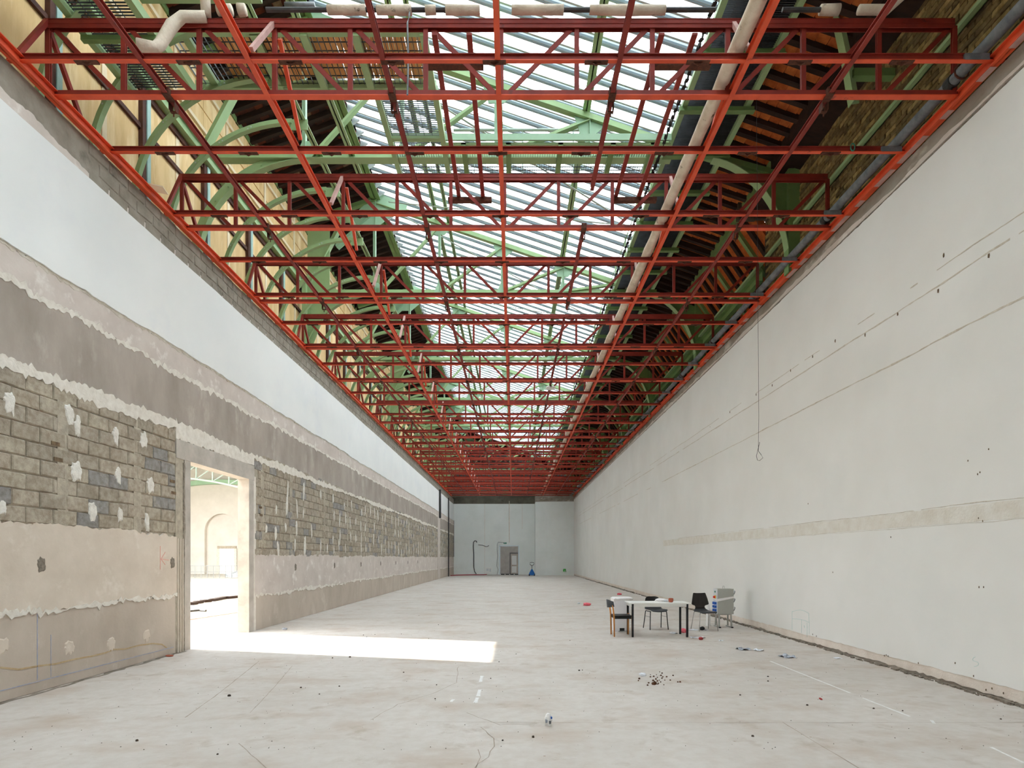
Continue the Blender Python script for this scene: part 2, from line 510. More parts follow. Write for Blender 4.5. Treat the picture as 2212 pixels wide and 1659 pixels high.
far_blocks = MB()
nblk = 0
for row in range(12):
    z = 1.72 + BH * (row + 0.5)
    off = 0.5 * BL * (row % 2)
    y = 5.55 + off
    while y < YB - 0.3:
        if not (DY0 - 0.42 < y < DY1 + 0.46) and not (y < DY0 and z < 2.09):
            if y < 21 and nblk < 296:
                put('block', random.choice(variants), wl, loc=(xf - 0.006 + random.uniform(-0.004, 0.006), y, z + random.uniform(-0.004, 0.004)),
                    rot=(random.uniform(-0.012, 0.012), 0, random.uniform(-0.01, 0.01)))
                nblk += 1
            elif y > 13:
                v, f = block_mesh(int(y * 7 + row), BL - 0.013, BH - 0.012, 0.026)
                far_blocks.add([(a + xf - 0.006 + random.uniform(-0.004, 0.006), b + y, c + z) for a, b, c in v], f)
        y += BL
far_blocks.build('far_block_courses', 'block', wl, kind='stuff')

n1, n2, n3, n4, n5, n6, n7 = (fnoise(k) for k in range(21, 28))
def zz_top_white(y): return 7.08 + 0.012 * n7(y)
def zz_white_low(y): return 5.44 - 0.0 + 0.05 * n1(y * 1.2)
def zz_pink_low(y): return 5.02 + 0.07 * n2(y)
def zz_grey_low(y): return 4.08 + 0.07 * n3(y)
def zz_blocks_top(y): return 3.99 - 0.02 + 0.09 * n4(y)
def zz_blocks_bot(y): return (2.12 if y < DY0 else 1.77) + 0.06 * n5(y)
def zz_cream_low(y): return (1.02 if y < DY0 else 0.80) + 0.05 * n6(y)

XW = XL
lay = MB(); sheet(lay, xf, XW + 0.022, YF, YB, zz_white_low, zz_top_white, 0.06); lay.build('white_plaster', 'plaster_white', wl)
lay = MB(); sheet(lay, xf, XW + 0.006, YF, YB, lambda y: zz_white_low(y) - 0.035 - 0.03 * abs(n3(y * 2)), lambda y: zz_white_low(y) + 0.02, jit=0.014); lay.build('broken_edge', 'scar', wl)
lay = MB(); sheet(lay, xf, XW + 0.002, YF, YB, zz_pink_low, lambda y: zz_white_low(y) - 0.01, jit=0.014); lay.build('pink_plaster', 'plaster_pink', wl)
lay = MB(); sheet(lay, xf, XW + 0.006, YF, YB, lambda y: zz_pink_low(y) - 0.03 - 0.05 * max(0, n5(y * 1.7)), lambda y: zz_pink_low(y) + 0.045 + 0.03 * n1(y * 2), jit=0.022); lay.build('ragged_plaster', 'plaster_rag', wl)
lay = MB(); sheet(lay, xf, XW - 0.001, YF, YB, zz_grey_low, lambda y: zz_pink_low(y) + 0.03, jit=0.014); lay.build('grey_plaster', 'plaster_grey', wl)
for (ya, yb_) in ((YF, DY0 - 0.45), (DY0 - 0.45, DY1 + 0.25), (DY1 + 0.25, YB)):
    hole = ya == DY0 - 0.45
    lay = MB(); sheet(lay, xf, XW + 0.008, ya, yb_, (lambda y: DZ + 0.33) if hole else zz_blocks_top, lambda y: zz_grey_low(y) + 0.03 + 0.04 * max(0, n2(y * 2.1)), jit=0.02)
    lay.build('ragged_plaster', 'plaster_rag', wl)
for (ya, yb_) in ((YF, DY0 - 0.42), (DY1 + 0.3, YB)):
    lay = MB(); sheet(lay, xf, XW + 0.004, ya, yb_, zz_cream_low, zz_blocks_bot, jit=0.014); lay.build('cream_plaster', 'plaster_cream' if ya < 0 else 'plaster_pink', wl)
    lay = MB(); sheet(lay, xf, XW + 0.012, ya, yb_, lambda y: zz_cream_low(y) - 0.02 + 0.03 * n2(y * 2.3), lambda y: zz_cream_low(y) + 0.05 + 0.04 * n4(y * 1.9), jit=0.022); lay.build('ragged_plaster', 'plaster_rag', wl)
    lay = MB(); sheet(lay, xf, XW + 0.0, ya, yb_, lambda y: 0.0, lambda y: zz_cream_low(y) + 0.02); lay.build('lower_plaster', 'plaster_low', wl)

# smears of white plaster on the blocks
def blob_mesh(seed, wy, hz, d=0.014):
    rnd = random.Random(seed); n = 22
    ring = []
    for i in range(n):
        t = 2 * math.pi * i / n
        r = rnd.uniform(0.7, 1.0)
        ring.append((math.copysign(abs(math.cos(t)) ** 0.6, math.cos(t)) * wy / 2 * r, math.sin(t) * hz / 2 * (r if math.sin(t) > 0 else r * rnd.uniform(0.8, 1.45))))
    v = [(0, a, b) for a, b in ring] + [(d, a * 0.75, b * 0.78) for a, b in ring] + [(d * 1.15, 0, 0)]
    f = []
    for i in range(n):
        k = (i + 1) % n
        f.append((i, k, n + k, n + i)); f.append((n + i, n + k, 2 * n))
    return v, f
blobs = []
for i in range(9):
    mb = MB(); mb.add(*blob_mesh(100 + i, random.uniform(0.12, 0.24), random.uniform(0.2, 0.36))); blobs.append(mb.mesh('plaster_patch', 'patch'))
spots = [P(x, y, F * 6.02 / (1109 - x)) for x, y in ((150, 893), (168, 915), (250, 940), (310, 950), (200, 1104), (260, 1112), (318, 1125), (325, 1048), (255, 1025), (165, 1018), (5, 1095), (20, 870))]
yy = 13.7
while yy < 52:
    for zz in (3.62, 3.02, 2.42, 2.05):
        if random.random() < (0.62 if yy < 22 else 0.8):
            spots.append((0, yy + random.uniform(-0.12, 0.12), zz + random.uniform(-0.12, 0.12)))
    yy += 0.52 + 0.008 * yy
for (_, yv, zv) in spots[:230]:
    put('plaster_patch', random.choice(blobs), wl, loc=(XL - 0.005, yv, zv), rot=(random.uniform(-0.15, 0.15), 0, 0)).scale = (1, 1, 1) if yv < 14 else (1, 0.8, random.uniform(0.9, 2.2))
lower_spots = [(150, 1398), (240, 1390), (317, 1372), (5, 1395)]
for x, y in lower_spots:
    p = P(x, y, F * 6.02 / (1109 - x))
    mb = MB(); mb.add(*blob_mesh(int(x), 0.2, 0.22, 0.008)); put('plaster_patch', mb.mesh('plaster_patch', 'plaster_cream'), wl, loc=(XL - 0.001, p[1], p[2]))
# smooth vertical mortar strips and putlog holes
for yv in (7.55, 9.05, 13.55, 15.3, 18.0, 20.5, 23.2, 26.0, 29.0, 32.4, 36, 40):
    mb = MB(); a, b = 0.07, fnoise(int(yv * 10))
    sheet(mb, xf, XL - 0.002, yv - 0.09, yv + 0.09, lambda y: 1.9 + 0.1 * b(y * 9), lambda y: 3.95 + 0.05 * b(y * 7), 0.03, 0)
    mb.build('mortar_strip', 'mortar', wl)
hol = MB(); hol.add(*blob_mesh(3, 0.15, 0.22, 0.012))
hm = hol.mesh('rough_socket', 'rubble')
for (yv, zv) in ((7.2, 1.62), (9.97, 1.62), (15.6, 1.45), (19.0, 1.45), (22.3, 1.45), (25.6, 1.45), (28.9, 1.45), (32.2, 1.45), (35.5, 1.45)):
    put('rough_socket', hm, wl, loc=(XL + 0.002, yv, zv))
dk = MB().box(0, 0.012, -0.07, 0.07, -0.025, 0.025).mesh('broken_gap', 'hole')
for (yv, zv) in ((7.42, 3.2), (7.47, 3.0), (9.97, 3.05), (10.0, 2.85), (13.45, 2.9), (13.48, 2.72)):
    put('broken_gap', dk, wl, loc=(XL - 0.006, yv, zv))

# drawn lines and the rusty tide mark on the lower plaster
def ribbon_wall(pts, wdt, x, sgn=1):
    mb = MB()
    for (a, b) in zip(pts[:-1], pts[1:]):
        mb.bar((x, a[0], a[1]), (x, b[0], b[1]), 0.004, wdt)
    return mb
ln = []
for x, y in ((0, 1436), (40, 1440), (80, 1433), (120, 1428), (160, 1418), (200, 1411), (228, 1404), (245, 1397), (270, 1396), (300, 1388), (330, 1384), (350, 1386), (360, 1393)):
    p = P(x, y + 6, F * 6.02 / (1109 - x)); ln.append((p[1], p[2]))
tide = ribbon_wall(ln, 0.022, XL + 0.001); tide.build('tide_mark', 'stain', wl)
ribbon_wall([(6.3, 0.14), (10.0, 0.12)], 0.012, XL + 0.001).build('chalk_line', 'blue_line', wl)
ribbon_wall([(7.14, 0.15), (7.14, 1.05)], 0.012, XL + 0.001).build('chalk_line', 'blue_line', wl)
ribbon_wall([(7.35, 0.15), (7.35, 0.7)], 0.008, XL + 0.001).build('chalk_line', 'blue_line', wl)
ar = MB()
for a, b in (((9.62, 1.5), (9.62, 1.9)), ((9.64, 1.68), (9.86, 1.66)), ((9.64, 1.68), (9.76, 1.8)), ((9.64, 1.68), (9.76, 1.58))):
    ar.bar((XL + 0.006, a[0], a[1]), (XL + 0.006, b[0], b[1]), 0.004, 0.01)
ar.build('marker_arrow', 'red_line', wl)

# top band of old concrete and blocks
tb = MB(); bn = fnoise(71)
sheet(tb, xb, XL - 0.004, YF, YB, lambda y: 7.0, lambda y: 7.62, 0.1)
trim = tb.build('trim_1', 'old_concrete'); struct(trim, 'raw block band along the top of the stripped wall')
vb = []
for i in range(5):
    mb = MB(); mb.add(*block_mesh(40 + i, 0.385, 0.185, 0.02, 0.012)); vb.append(mb.mesh('block', 'old_concrete'))
fb = MB(); cnt = 0
for row in range(3):
    y = 8.2 + 0.2 * (row % 2)
    while y < YB - 0.3:
        z = 7.13 + 0.2 * row
        if y < 20:
            put('block', random.choice(vb), trim, loc=(XL - 0.012, y, z), rot=(random.uniform(-0.02, 0.02), 0, 0))
        else:
            v, f = block_mesh(int(y * 9 + row), 0.385, 0.185, 0.02, 0.012)
            fb.add([(a + XL - 0.012, b + y, c + z) for a, b, c in v], f)
        y += 0.41
fb.build('far_block_courses', 'old_concrete', trim, kind='stuff')
rg = MB(); sheet(rg, xf, XL + 0.004, YF, YB, lambda y: 7.05, lambda y: 7.13 + 0.06 * bn(y * 1.4) + 0.08 * max(0, min(1, (12 - y) / 5)) * (1 + bn(y * 2))); rg.build('ragged_plaster', 'plaster_pink', trim)

# doorway: concrete lintel and posts, rough broken edge
df = thing('door_1', 'raw concrete frame of the tall open doorway', 'doorway'); del df['category']; df['kind'] = 'structure'
MB().box(XL - 0.25, XL + 0.012, 10.07, 13.1, DZ, 3.83).build('lintel', 'concrete_frame', df)
MB().box(XL - 0.25, XL + 0.006, 10.33, DY0, 0, DZ).build('post', 'concrete_frame', df)
MB().box(XL - 0.25, XL + 0.006, DY1, 13.08, 0, DZ).build('post', 'concrete_frame', df)
MB().box(XL - 0.02, XL + 0.001, 13.08, 13.2, 0, DZ + 0.1).build('edge_strip', 'plaster_rag', df)
MB().box(XL - 0.02, XL + 0.003, 10.06, 10.31, 0, DZ).build('edge_strip', 'mortar', df)
for yv in (10.12, 10.2, 10.27):
    MB().tube([(XL + 0.006, yv, 0), (XL + 0.006, yv, 2.05)], 0.018, 6).build('conduit', 'plaster_cream', df)
jag = MB(); jn = fnoise(5)
vs, fs = [], []
zs = [i * 0.07 for i in range(50)]
for z in zs:
    e = 10.33 + 0.03 * jn(z * 3)
    vs += [(XL - 0.02, 10.28, z), (XL + 0.01, 10.28, z), (XL + 0.01, e, z), (XL - 0.02, e, z)]
for i in range(len(zs) - 1):
    q = i * 4
    for j in range(4): fs.append((q + j, q + 4 + j, q + 4 + (j + 1) % 4, q + (j + 1) % 4))
jag.add(vs, fs); jag.build('broken_edge', 'rubble', df)

# ------------------------------------------------------------------ right wall
wr = MB().box(XR, XR + 0.3, YF, 54.8, 0, 7.62).build('wall_right', 'band_right')
struct(wr, 'long off-white plastered wall with patched chases')
bn2 = fnoise(81)
lay = MB(); sheet(lay, XR + 0.01, XR - 0.02, YF, 54.7, lambda y: 0.165 + 0.012 * bn2(y), lambda y: 7.32 + 0.006 * bn2(y), 0.08, jit=0.004)
lay.build('plaster_face', 'right_plaster', wr)
lay = MB(); sheet(lay, XR + 0.01, XR - 0.012, YF, 54.7, lambda y: 0.03 + 0.03 * bn2(y * 1.7), lambda y: 0.2, 0.06, jit=0.008)
lay.build('exposed_skirting', 'skirt', wr)
lay = MB(); sheet(lay, XR + 0.01, XR - 0.016, YF, 54.7, lambda y: 7.34 + 0.03 * bn2(y * 0.8), lambda y: 7.42 + 0.07 * bn2(y * 1.3), 0.1)
lay.build('lime_streak', 'plaster_pink', wr)
lay = MB(); sheet(lay, XR - 0.012, XR - 0.024, YF, 54.7, lambda y: 7.312, lambda y: 7.335, 1.0)
lay.build('shadow_joint', 'rubble', wr)
def scar(z0, hw, y0, y1, seed, name='patched_chase', m='scar', gap=0.35, xo=0.003):
    n = fnoise(seed); g = fnoise(seed + 500)
    y = y0
    mb = MB()
    ys = steps(y0, y1, 0.05, 0.012)
    run = []
    def flush(run):
        if len(run) > 2:
            vs, fs = [], []
            for (yy, a, b) in run:
                vs += [(XR - 0.018, yy, a), (XR - 0.02 - xo, yy, a + 0.003), (XR - 0.02 - xo, yy, b - 0.003), (XR - 0.018, yy, b)]
            for i in range(len(run) - 1):
                q = 4 * i
                for j in range(3): fs.append((q + j, q + j + 1, q + 5 + j, q + 4 + j))
            mb.add(vs, fs)
    for yy in ys:
        if g(yy * 0.8) > gap:
            flush(run); run = []
        else:
            c = z0 + 0.02 * n(yy)
            h = hw * (0.35 + 0.65 * abs(n(yy * 2.3 + 7)))
            run.append((yy, c - h, c + h))
    flush(run)
    if mb.v: mb.build(name, m, wr)
scar(5.66, 0.018, 6.2, 50, 901)
scar(5.44, 0.022, 6.2, 50, 902)
scar(4.69, 0.022, 6.2, 50, 903)
scar(2.39, 0.012, 6.0, 20, 904, gap=0.6)
scar(2.15, 0.008, 6.0, 20, 905, gap=0.5)
lay = MB(); n9 = fnoise(66); sheet(lay, XR - 0.018, XR - 0.0225, 5.6, 22, lambda y: 2.16 + 0.015 * n9(y), lambda y: 2.38 + 0.01 * n9(y * 1.3 + 4)); lay.build('patched_band', 'band_patch', wr)
blob2 = []
for i in range(4):
    mb = MB(); v, f = blob_mesh(300 + i, 0.05, 0.09, 0.006); mb.add([(-a, b, c) for a, b, c in v], [t[::-1] for t in f]); blob2.append(mb.mesh('plaster_hole', 'hole'))
hs = [(2045, 551), (2143, 552), (2033, 628), (1945, 678), (1874, 723), (1809, 736), (1760, 770), (1712, 800), (1672, 832), (1637, 852), (1580, 890), (1537, 922),
      (2124, 1020), (2119, 1024), (2121, 1119), (2130, 1125), (2132, 1268), (2122, 1268), (2150, 1487), (2137, 1490), (2175, 1497), (2110, 1460), (2070, 1432), (1990, 1432), (1920, 1415),
      (1750, 1088), (1804, 1236), (1930, 1160), (1760, 1370), (1768, 1374), (1916, 1416), (1924, 1417), (2098, 995), (2143, 970)]
for x, y in hs:
    Y = F * 5.88 / (x - 1109); p = P(x, y, Y)
    s = 0.7 if y < 900 else 0.3
    o = put('plaster_hole', random.choice(blob2), wr, loc=(XR - 0.0195, p[1], p[2])); o.scale = (1, s, s)
# faint teal marker sketch and pencil tick
def PW(x, y, off=0.021):
    Y = F * (XR - off) / (x - 1109.0)
    return (XR - off, Y, H + (1205.0 - y) * Y / F)
tl = MB()
for pl_ in (((1711, 1320), (1711, 1360)), ((1731.5, 1338), (1731.5, 1367)), ((1743.5, 1345), (1743.5, 1376)), ((1747, 1325), (1748, 1345), (1748, 1370)), ((1711, 1322), (1720, 1318.5), (1729, 1317.5), (1737, 1319.5), (1747, 1325)),
            ((1711, 1336.5), (1722, 1337), (1731, 1338.5), (1740, 1341), (1748, 1344.5))):
    for a, b in zip(pl_[:-1], pl_[1:]): tl.bar(PW(*a), PW(*b), 0.003, 0.006)
for a, b in (((1737, 1351), (1738, 1356)), ((1743.5, 1352), (1743.5, 1357))): tl.bar(PW(*a), PW(*b), 0.003, 0.012)
tl.build('marker_sketch', 'teal_line', wr)
tl = MB(); pl_ = ((2107, 1419), (2103, 1421), (2101, 1424), (2102, 1427), (2106, 1428.5), (2111, 1430), (2114, 1433), (2113, 1437), (2109, 1439), (2104, 1440))
for a, b in zip(pl_[:-1], pl_[1:]): tl.bar(PW(*a), PW(*b), 0.003, 0.004)
tl.build('marker_letter', 'teal_line', wr)
# broken mortar along the foot of the wall
rb = MB(); rr = random.Random(4)
for i in range(900):
    y = 5.2 + 40 * rr.random() ** 1.7
    s = rr.uniform(0.008, 0.026) * (1 + 0.9 * max(0, bn2(y * 0.9)))
    x = XR - 0.045 - abs(rr.gauss(0, 0.03))
    a = [(rr.uniform(0.6, 1) * s * sx, rr.uniform(0.6, 1) * s * 1.6 * sy, s * 0.9 * sz) for sz in (0, 1) for sx, sy in ((-1, -1), (1, -1), (1, 1), (-1, 1))]
    rb.add([(x + p[0], y + p[1], p[2]) for p in a], [(0, 3, 2, 1), (4, 5, 6, 7), (0, 1, 5, 4), (1, 2, 6, 5), (2, 3, 7, 6), (3, 0, 4, 7)])
o = rb.build('mortar_rubble', 'rubble', kind='stuff'); o['label'] = 'grey broken mortar crumbs along the foot of the white wall'; o['category'] = 'rubble'

# ------------------------------------------------------------------ far end wall
YR = 55.0
xs = P(1155, 0, YB)[0]
be = MB()
be.box(XL - 0.3, xs, YB, YB + 0.3, 0, 7.15)
we = be.build('wall_back', 'end_plaster'); struct(we, 'pale plastered wall closing the far end')
MB().prism([(xs, YB + 0.3), (xs, YR), (P(1182, 0, 54.7)[0], 54.7), (XR + 0.3, 54.55), (XR + 0.3, YB + 0.3)], 'z', 0, 7.15).build('projecting_bay', 'end_plaster', we)
MB().box(XL - 0.3, xs, YB - 0.02, YB + 0.3, 7.15, 7.9).build('raw_band', 'end_dark', we)
MB().prism([(xs, YB + 0.3), (xs, YR), (P(1182, 0, 54.7)[0], 54.7), (XR + 0.3, 54.55), (XR + 0.3, YB + 0.3)], 'z', 7.15, 7.9).build('raw_band', 'band_right', we)
MB().box(XL - 0.02, P(981, 0, YB)[0], YB - 0.02, YB, *[H + (1205 - k) * YB / F for k in (1203, 1124)]).build('bare_patch', 'block_dark', we)
for px in (1047, 1100, 1128):
    x = P(px, 0, YB)[0]; z0 = {1047: 0, 1100: 3.25, 1128: 4.6}[px]
    MB().box(x - 0.015, x + 0.015, YB - 0.008, YB, z0, 7.15).build('panel_joint', 'skirt', we)
UE = MB().box(-8, 8, YB + 0.1, YB + 0.4, 7.9, 13.6).build('wall_upper_end', 'upper_end'); struct(UE, 'dim gable wall above the far end')
BK = MB().box(-8.5, 8, YF - 0.3, YF, 0, 13.6).build('wall_front', 'plaster_white'); struct(BK, 'plastered wall behind the viewer')

def far(px, py, Y=YB): return P(px, py, Y)
# sheeted door in the end wall
d2 = thing('door_2', 'door sealed with taped plastic film in the far end wall', 'door'); del d2['category']; d2['kind'] = 'structure'
x0, _, zt = far(1078, 1178); x1, _, zb = far(1122, 1241.4)
zb = 0.0
xm0, _, zm = far(1103, 1196); xm1 = far(1119, 0)[0]
MB().box(x0 + 0.12, x1 - 0.12, YB - 0.03, YB, 0.06, zt - 0.1).build('recess', 'concrete_frame', d2)
MB().box(xm0 - 0.09, xm1 + 0.07, YB - 0.05, YB - 0.03, 0.06, zm + 0.1).build('leaf_frame', 'pipe_dark', d2)
dl = MB().box(xm0, xm1, YB - 0.065, YB - 0.05, 0.06, zm).build('door_leaf', 'plaster_low', d2)
MB().box(xm0 + 0.12, xm1 - 0.15, YB - 0.075, YB - 0.065, 1.0, zm - 0.2).build('leaf_panel', 'white_lam', dl)
MB().box(xm0 + 0.12, xm1 - 0.15, YB - 0.075, YB - 0.065, 0.2, 0.85).build('leaf_panel', 'white_lam', dl)
fr = MB()
for a in ((x0, x0 + 0.13, 0, zt), (x1 - 0.13, x1, 0, zt), (x0, x1, zt - 0.12, zt)):
    fr.box(a[0], a[1], YB - 0.09, YB - 0.001, a[2], a[3])
fr.build('taped_edge', 'tape', d2)
sh = MB(); n = 14
vs = []
for i in range(n + 1):
    for j in range(n + 1):
        vs.append((x0 + 0.1 + (x1 - x0 - 0.2) * i / n, YB - 0.10 + 0.02 * math.sin(i * 1.7 + j * 0.9) * random.random(), 0.05 + (zt - 0.1) * j / n))
sh.add(vs, [(i * (n + 1) + j, (i + 1) * (n + 1) + j, (i + 1) * (n + 1) + j + 1, i * (n + 1) + j + 1) for i in range(n) for j in range(n)])
sh.build('plastic_film', 'sheet', d2)
for i in range(4):
    x = x0 + 0.2 + i * 0.46
    MB().box(x, x + 0.36, YB - 0.2, YB - 0.11, 0, 0.09).build('floor_block', 'black', d2)

def hang(name, label, cat, pts, r, m, n=6):
    o = MB().tube(pts, r, n).build(name, m); return tag(o, label, cat)
yw = YB - 0.06
hang('black_hose', 'black hose hooked high on the end wall, hanging down to the floor', 'hose',
     [far(x, y, yw) for x, y in ((1030, 1172), (1029, 1169), (1026, 1168), (1023, 1171), (1022.5, 1180), (1023.5, 1200), (1023.5, 1225), (1025, 1234), (1029, 1240))], 0.045, 'pipe_dark')
hang('loose_cable', 'short dark cable sticking out beside the black hose', 'cable', [far(x, y, yw) for x, y in ((1033, 1177), (1043, 1178), (1050, 1181), (1054, 1180), (1056, 1178))], 0.03, 'pipe_dark')
hang('thin_cable', 'thin grey cable looping down beside the sheeted door', 'cable',
     [far(x, y, yw) for x, y in ((1089, 1172), (1076, 1171), (1074, 1176), (1074, 1188), (1075, 1200), (1073, 1222), (1076, 1230), (1074, 1241))], 0.018, 'pipe_grey')
hang('red_hose', 'dull red hose lying on the floor along the end wall', 'hose',
     [(far(x, 0, YB - 0.5 - 4.5 * t)[0], YB - 0.5 - 4.5 * t, 0.05) for x, t in ((1051, 0.0), (1045, 0.25), (1035, 0.3), (1025, 0.3), (1005, 0.42), (985, 0.62), (974, 0.85))], 0.05, 'hose_red')
sb = thing('socket_box', 'white switch box at the foot of the end wall', 'box', (far(1056, 0)[0], YB, 0))
MB().box(-0.3, 0.32, -0.1, 0, 0.05, 0.72).build('box_body', 'white_lam', sb)
MB().box(-0.24, -0.02, -0.13, -0.1, 0.38, 0.62).build('socket', 'cab_light', sb)
MB().box(0.06, 0.22, -0.13, -0.1, 0.3, 0.62).build('socket', 'cab_light', sb)
ex = thing('exit_sign', 'small dark green emergency sign above the sheeted door', 'sign', (far(1091, 0)[0], YB, far(0, 1175)[2]))
MB().box(-0.14, 0.14, -0.05, 0, 0, 0.16).build('sign_body', 'exit_green', ex)
MB().box(-0.05, 0.03, -0.055, -0.05, 0.05, 0.12).build('pictogram', 'white_lam', ex)
hang('wall_conduit', 'thin upright conduit running down the middle of the end wall', 'pipe', [far(1100, 1082, yw), far(1100, 1172, yw)], 0.03, 'skirt')
gp = MB()
for a, b in (((-0.12, 0.1), (0.1, 0.28)), ((0.1, 0.28), (0.14, 0.05)), ((-0.1, 0.28), (0.02, 0.05)), ((-0.12, 0.1), (-0.1, 0.3)), ((-0.1, 0.3), (0.14, 0.3))):
    gp.bar((P(1219, 0, 54.6)[0] + a[0], 54.55, 0.3 + a[1]), (P(1219, 0, 54.6)[0] + b[0], 54.55, 0.3 + b[1]), 0.03, 0.075)
gp.build('spray_mark', 'green_paint', we)
# two pipes and a dark slot on the side wall near the far corner
hang('corner_pipe', 'grey downpipe in the far corner beside the bare patch', 'pipe', [(XL + 0.09, 51.7, 0), (XL + 0.09, 51.7, 7.2)], 0.05, 'pipe_dark')
hang('wall_pipe', 'dark upright pipe on the stripped wall near the far corner', 'pipe', [(XL + 0.12, 45.5, 4.9), (XL + 0.12, 45.5, 7.2)], 0.08, 'pipe_dark')
MB().box(XL - 0.02, XL + 0.02, 44.8, 46.3, 0, 7.0).build('mortar_strip', 'plaster_pink', wl)

# pallet truck
pj = thing('pallet_truck', 'blue pallet truck with black handle loop parked at the far end', 'pallet truck', (P(1149, 0, 53.2)[0], 53.2, 0))
MB().prism([(-0.3, 0.06), (0.3, 0.06), (0.3, 0.16), (0.07, 0.62), (-0.07, 0.62), (-0.3, 0.16)], 'y', -0.08, 0.08).build('body', 'jack_blue', pj)
for sx in (-1, 1):
    MB().box(sx * 0.19 - 0.08, sx * 0.19 + 0.08, 0.1, 1.2, 0.05, 0.1).build('fork', 'jack_blue', pj)
    MB().lathe([(0.02, -0.05), (0.09, -0.05), (0.09, 0.05), (0.02, 0.05)], n=12).build('wheel', 'black', pj).rotation_euler = (0, R(90), 0)
    bpy.context.scene.collection.objects[-1].location = (sx * 0.24, -0.03, 0.09)
MB().tube([(0, -0.05, 0.55), (0, -0.12, 1.0)], 0.025, 8).build('shaft', 'black', pj)
MB().tube([(0, -0.12, 0.95), (-0.1, -0.12, 1.0), (-0.19, -0.13, 1.12), (-0.18, -0.13, 1.24), (0, -0.14, 1.27), (0.18, -0.13, 1.24), (0.19, -0.13, 1.12), (0.1, -0.12, 1.0), (0, -0.12, 0.95)], 0.022, 8).build('handle_loop', 'black', pj)

# ------------------------------------------------------------------ roof shell (heights below are above eye level: Z = H + zr)
RX, RZ = -4.3, 11.6          # ridge at the skylight's upper edge
SL = 0.34                    # fall of the roof to the right
def roofz(x): return RZ - SL * (x - RX)
LX, LZ = -6.85, 10.68        # eave at the plywood wall
SX = 3.42                    # lower edge of the skylight
def Zr(z): return H + z

# left tiled slope
cl = MB()
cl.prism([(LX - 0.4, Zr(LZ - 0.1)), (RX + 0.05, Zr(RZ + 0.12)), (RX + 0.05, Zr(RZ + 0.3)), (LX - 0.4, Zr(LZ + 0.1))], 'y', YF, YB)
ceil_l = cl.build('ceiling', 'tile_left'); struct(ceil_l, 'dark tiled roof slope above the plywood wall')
tb_ = MB().box(-0.09, 0.09, -0.12, 0.12, -0.012, 0.012)
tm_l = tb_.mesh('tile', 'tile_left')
angl = math.atan2(RZ - LZ, RX - LX)
raf = MB(); Ll = math.hypot(RX - LX, RZ - LZ) + 0.1
raf.box(-Ll / 2, Ll / 2, -0.05, 0.05, -0.07, 0.07)
rm_l = raf.mesh('rafter', 'timber')
cx, cz = (RX + LX) / 2, (RZ + LZ) / 2
y = 6.0
nt_ = 0
while y < YB - 0.3:
    put('rafter', rm_l, ceil_l, loc=(cx, y, Zr(cz - 0.02)), rot=(0, -angl, 0))
    if 10.2 < y < 16.4:
        for k in range(13):
            t = -Ll / 2 + 0.15 + k * 0.2
            if nt_ < 295 and random.random() < 0.93:
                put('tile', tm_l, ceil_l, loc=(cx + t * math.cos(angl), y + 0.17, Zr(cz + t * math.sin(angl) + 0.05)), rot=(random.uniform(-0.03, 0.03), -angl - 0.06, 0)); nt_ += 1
    y += 0.34

# right tiled slope
rx0, rx1 = SX, 5.62
cr_ = MB()
cr_.prism([(rx0, Zr(roofz(rx0) + 0.1)), (rx1, Zr(roofz(rx1) + 0.1)), (rx1, Zr(roofz(rx1) + 0.28)), (rx0, Zr(roofz(rx0) + 0.28))], 'y', YF, YB)
ceil_r = cr_.build('ceiling', 'tile'); struct(ceil_r, 'orange tiled roof slope on dark rafters beside the walkway')
angr = math.atan2(-SL, 1.0); Lr = (rx1 - rx0) / math.cos(angr)
raf = MB(); raf.box(-Lr / 2, Lr / 2, -0.05, 0.05, -0.04, 0.09); rm_r = raf.mesh('rafter', 'timber')
tm_r = MB().box(-0.095, 0.095, -0.13, 0.13, -0.012, 0.012).mesh('tile', 'tile')
cx, cz = (rx0 + rx1) / 2, roofz((rx0 + rx1) / 2)
y = 5.6; nt_ = 0
while y < YB - 0.3:
    put('rafter', rm_r, ceil_r, loc=(cx, y, Zr(cz - 0.01)), rot=(0, -angr, 0))
    if 7.0 < y < 15:
        for k in range(11):
            t = -Lr / 2 + 0.13 + k * 0.2
            if nt_ < 295:
                put('tile', tm_r, ceil_r, loc=(cx + t * math.cos(angr), y + 0.17, Zr(cz + t * math.sin(angr) + 0.06)), rot=(random.uniform(-0.03, 0.03), -angr + 0.05, 0)); nt_ += 1
    y += 0.34
# the steep lower slope beyond the brick wall
BY = 13.4
sx0, sz0, sx1, sz1 = 5.5, 8.35, 7.3, 5.7
st = MB(); st.prism([(sx0, Zr(sz0)), (sx1, Zr(sz1)), (sx1 + 0.2, Zr(sz1)), (sx0 + 0.2, Zr(sz0))], 'y', BY, YB)
ceil_s = st.build('ceiling', 'tile'); struct(ceil_s, 'steep lower roof slope of orange boards behind the green rail')
ang = math.atan2(sz1 - sz0, sx1 - sx0); Ls = math.hypot(sx1 - sx0, sz1 - sz0)
ra = MB().box(-Ls / 2, Ls / 2, -0.06, 0.06, -0.08, 0.08)
ra_d, ra_g = ra.mesh('rafter', 'timber'), ra.mesh('rafter', 'green_deep')
y = BY + 0.3; k = 0
while y < YB - 1:
    put('rafter', ra_g if k % 4 == 1 else ra_d, ceil_s, loc=((sx0 + sx1) / 2, y, Zr((sz0 + sz1) / 2)), rot=(0, -ang, 0)); y += 0.42; k += 1
MB().box(5.38, 5.58, YF, 11.8, Zr(8.12), Zr(8.34)).build('wall_plate', 'timber', ceil_r)
MB().box(5.38, 5.58, 11.8, YB, Zr(8.12), Zr(8.34)).build('wall_plate', 'green_deep', ceil_r)
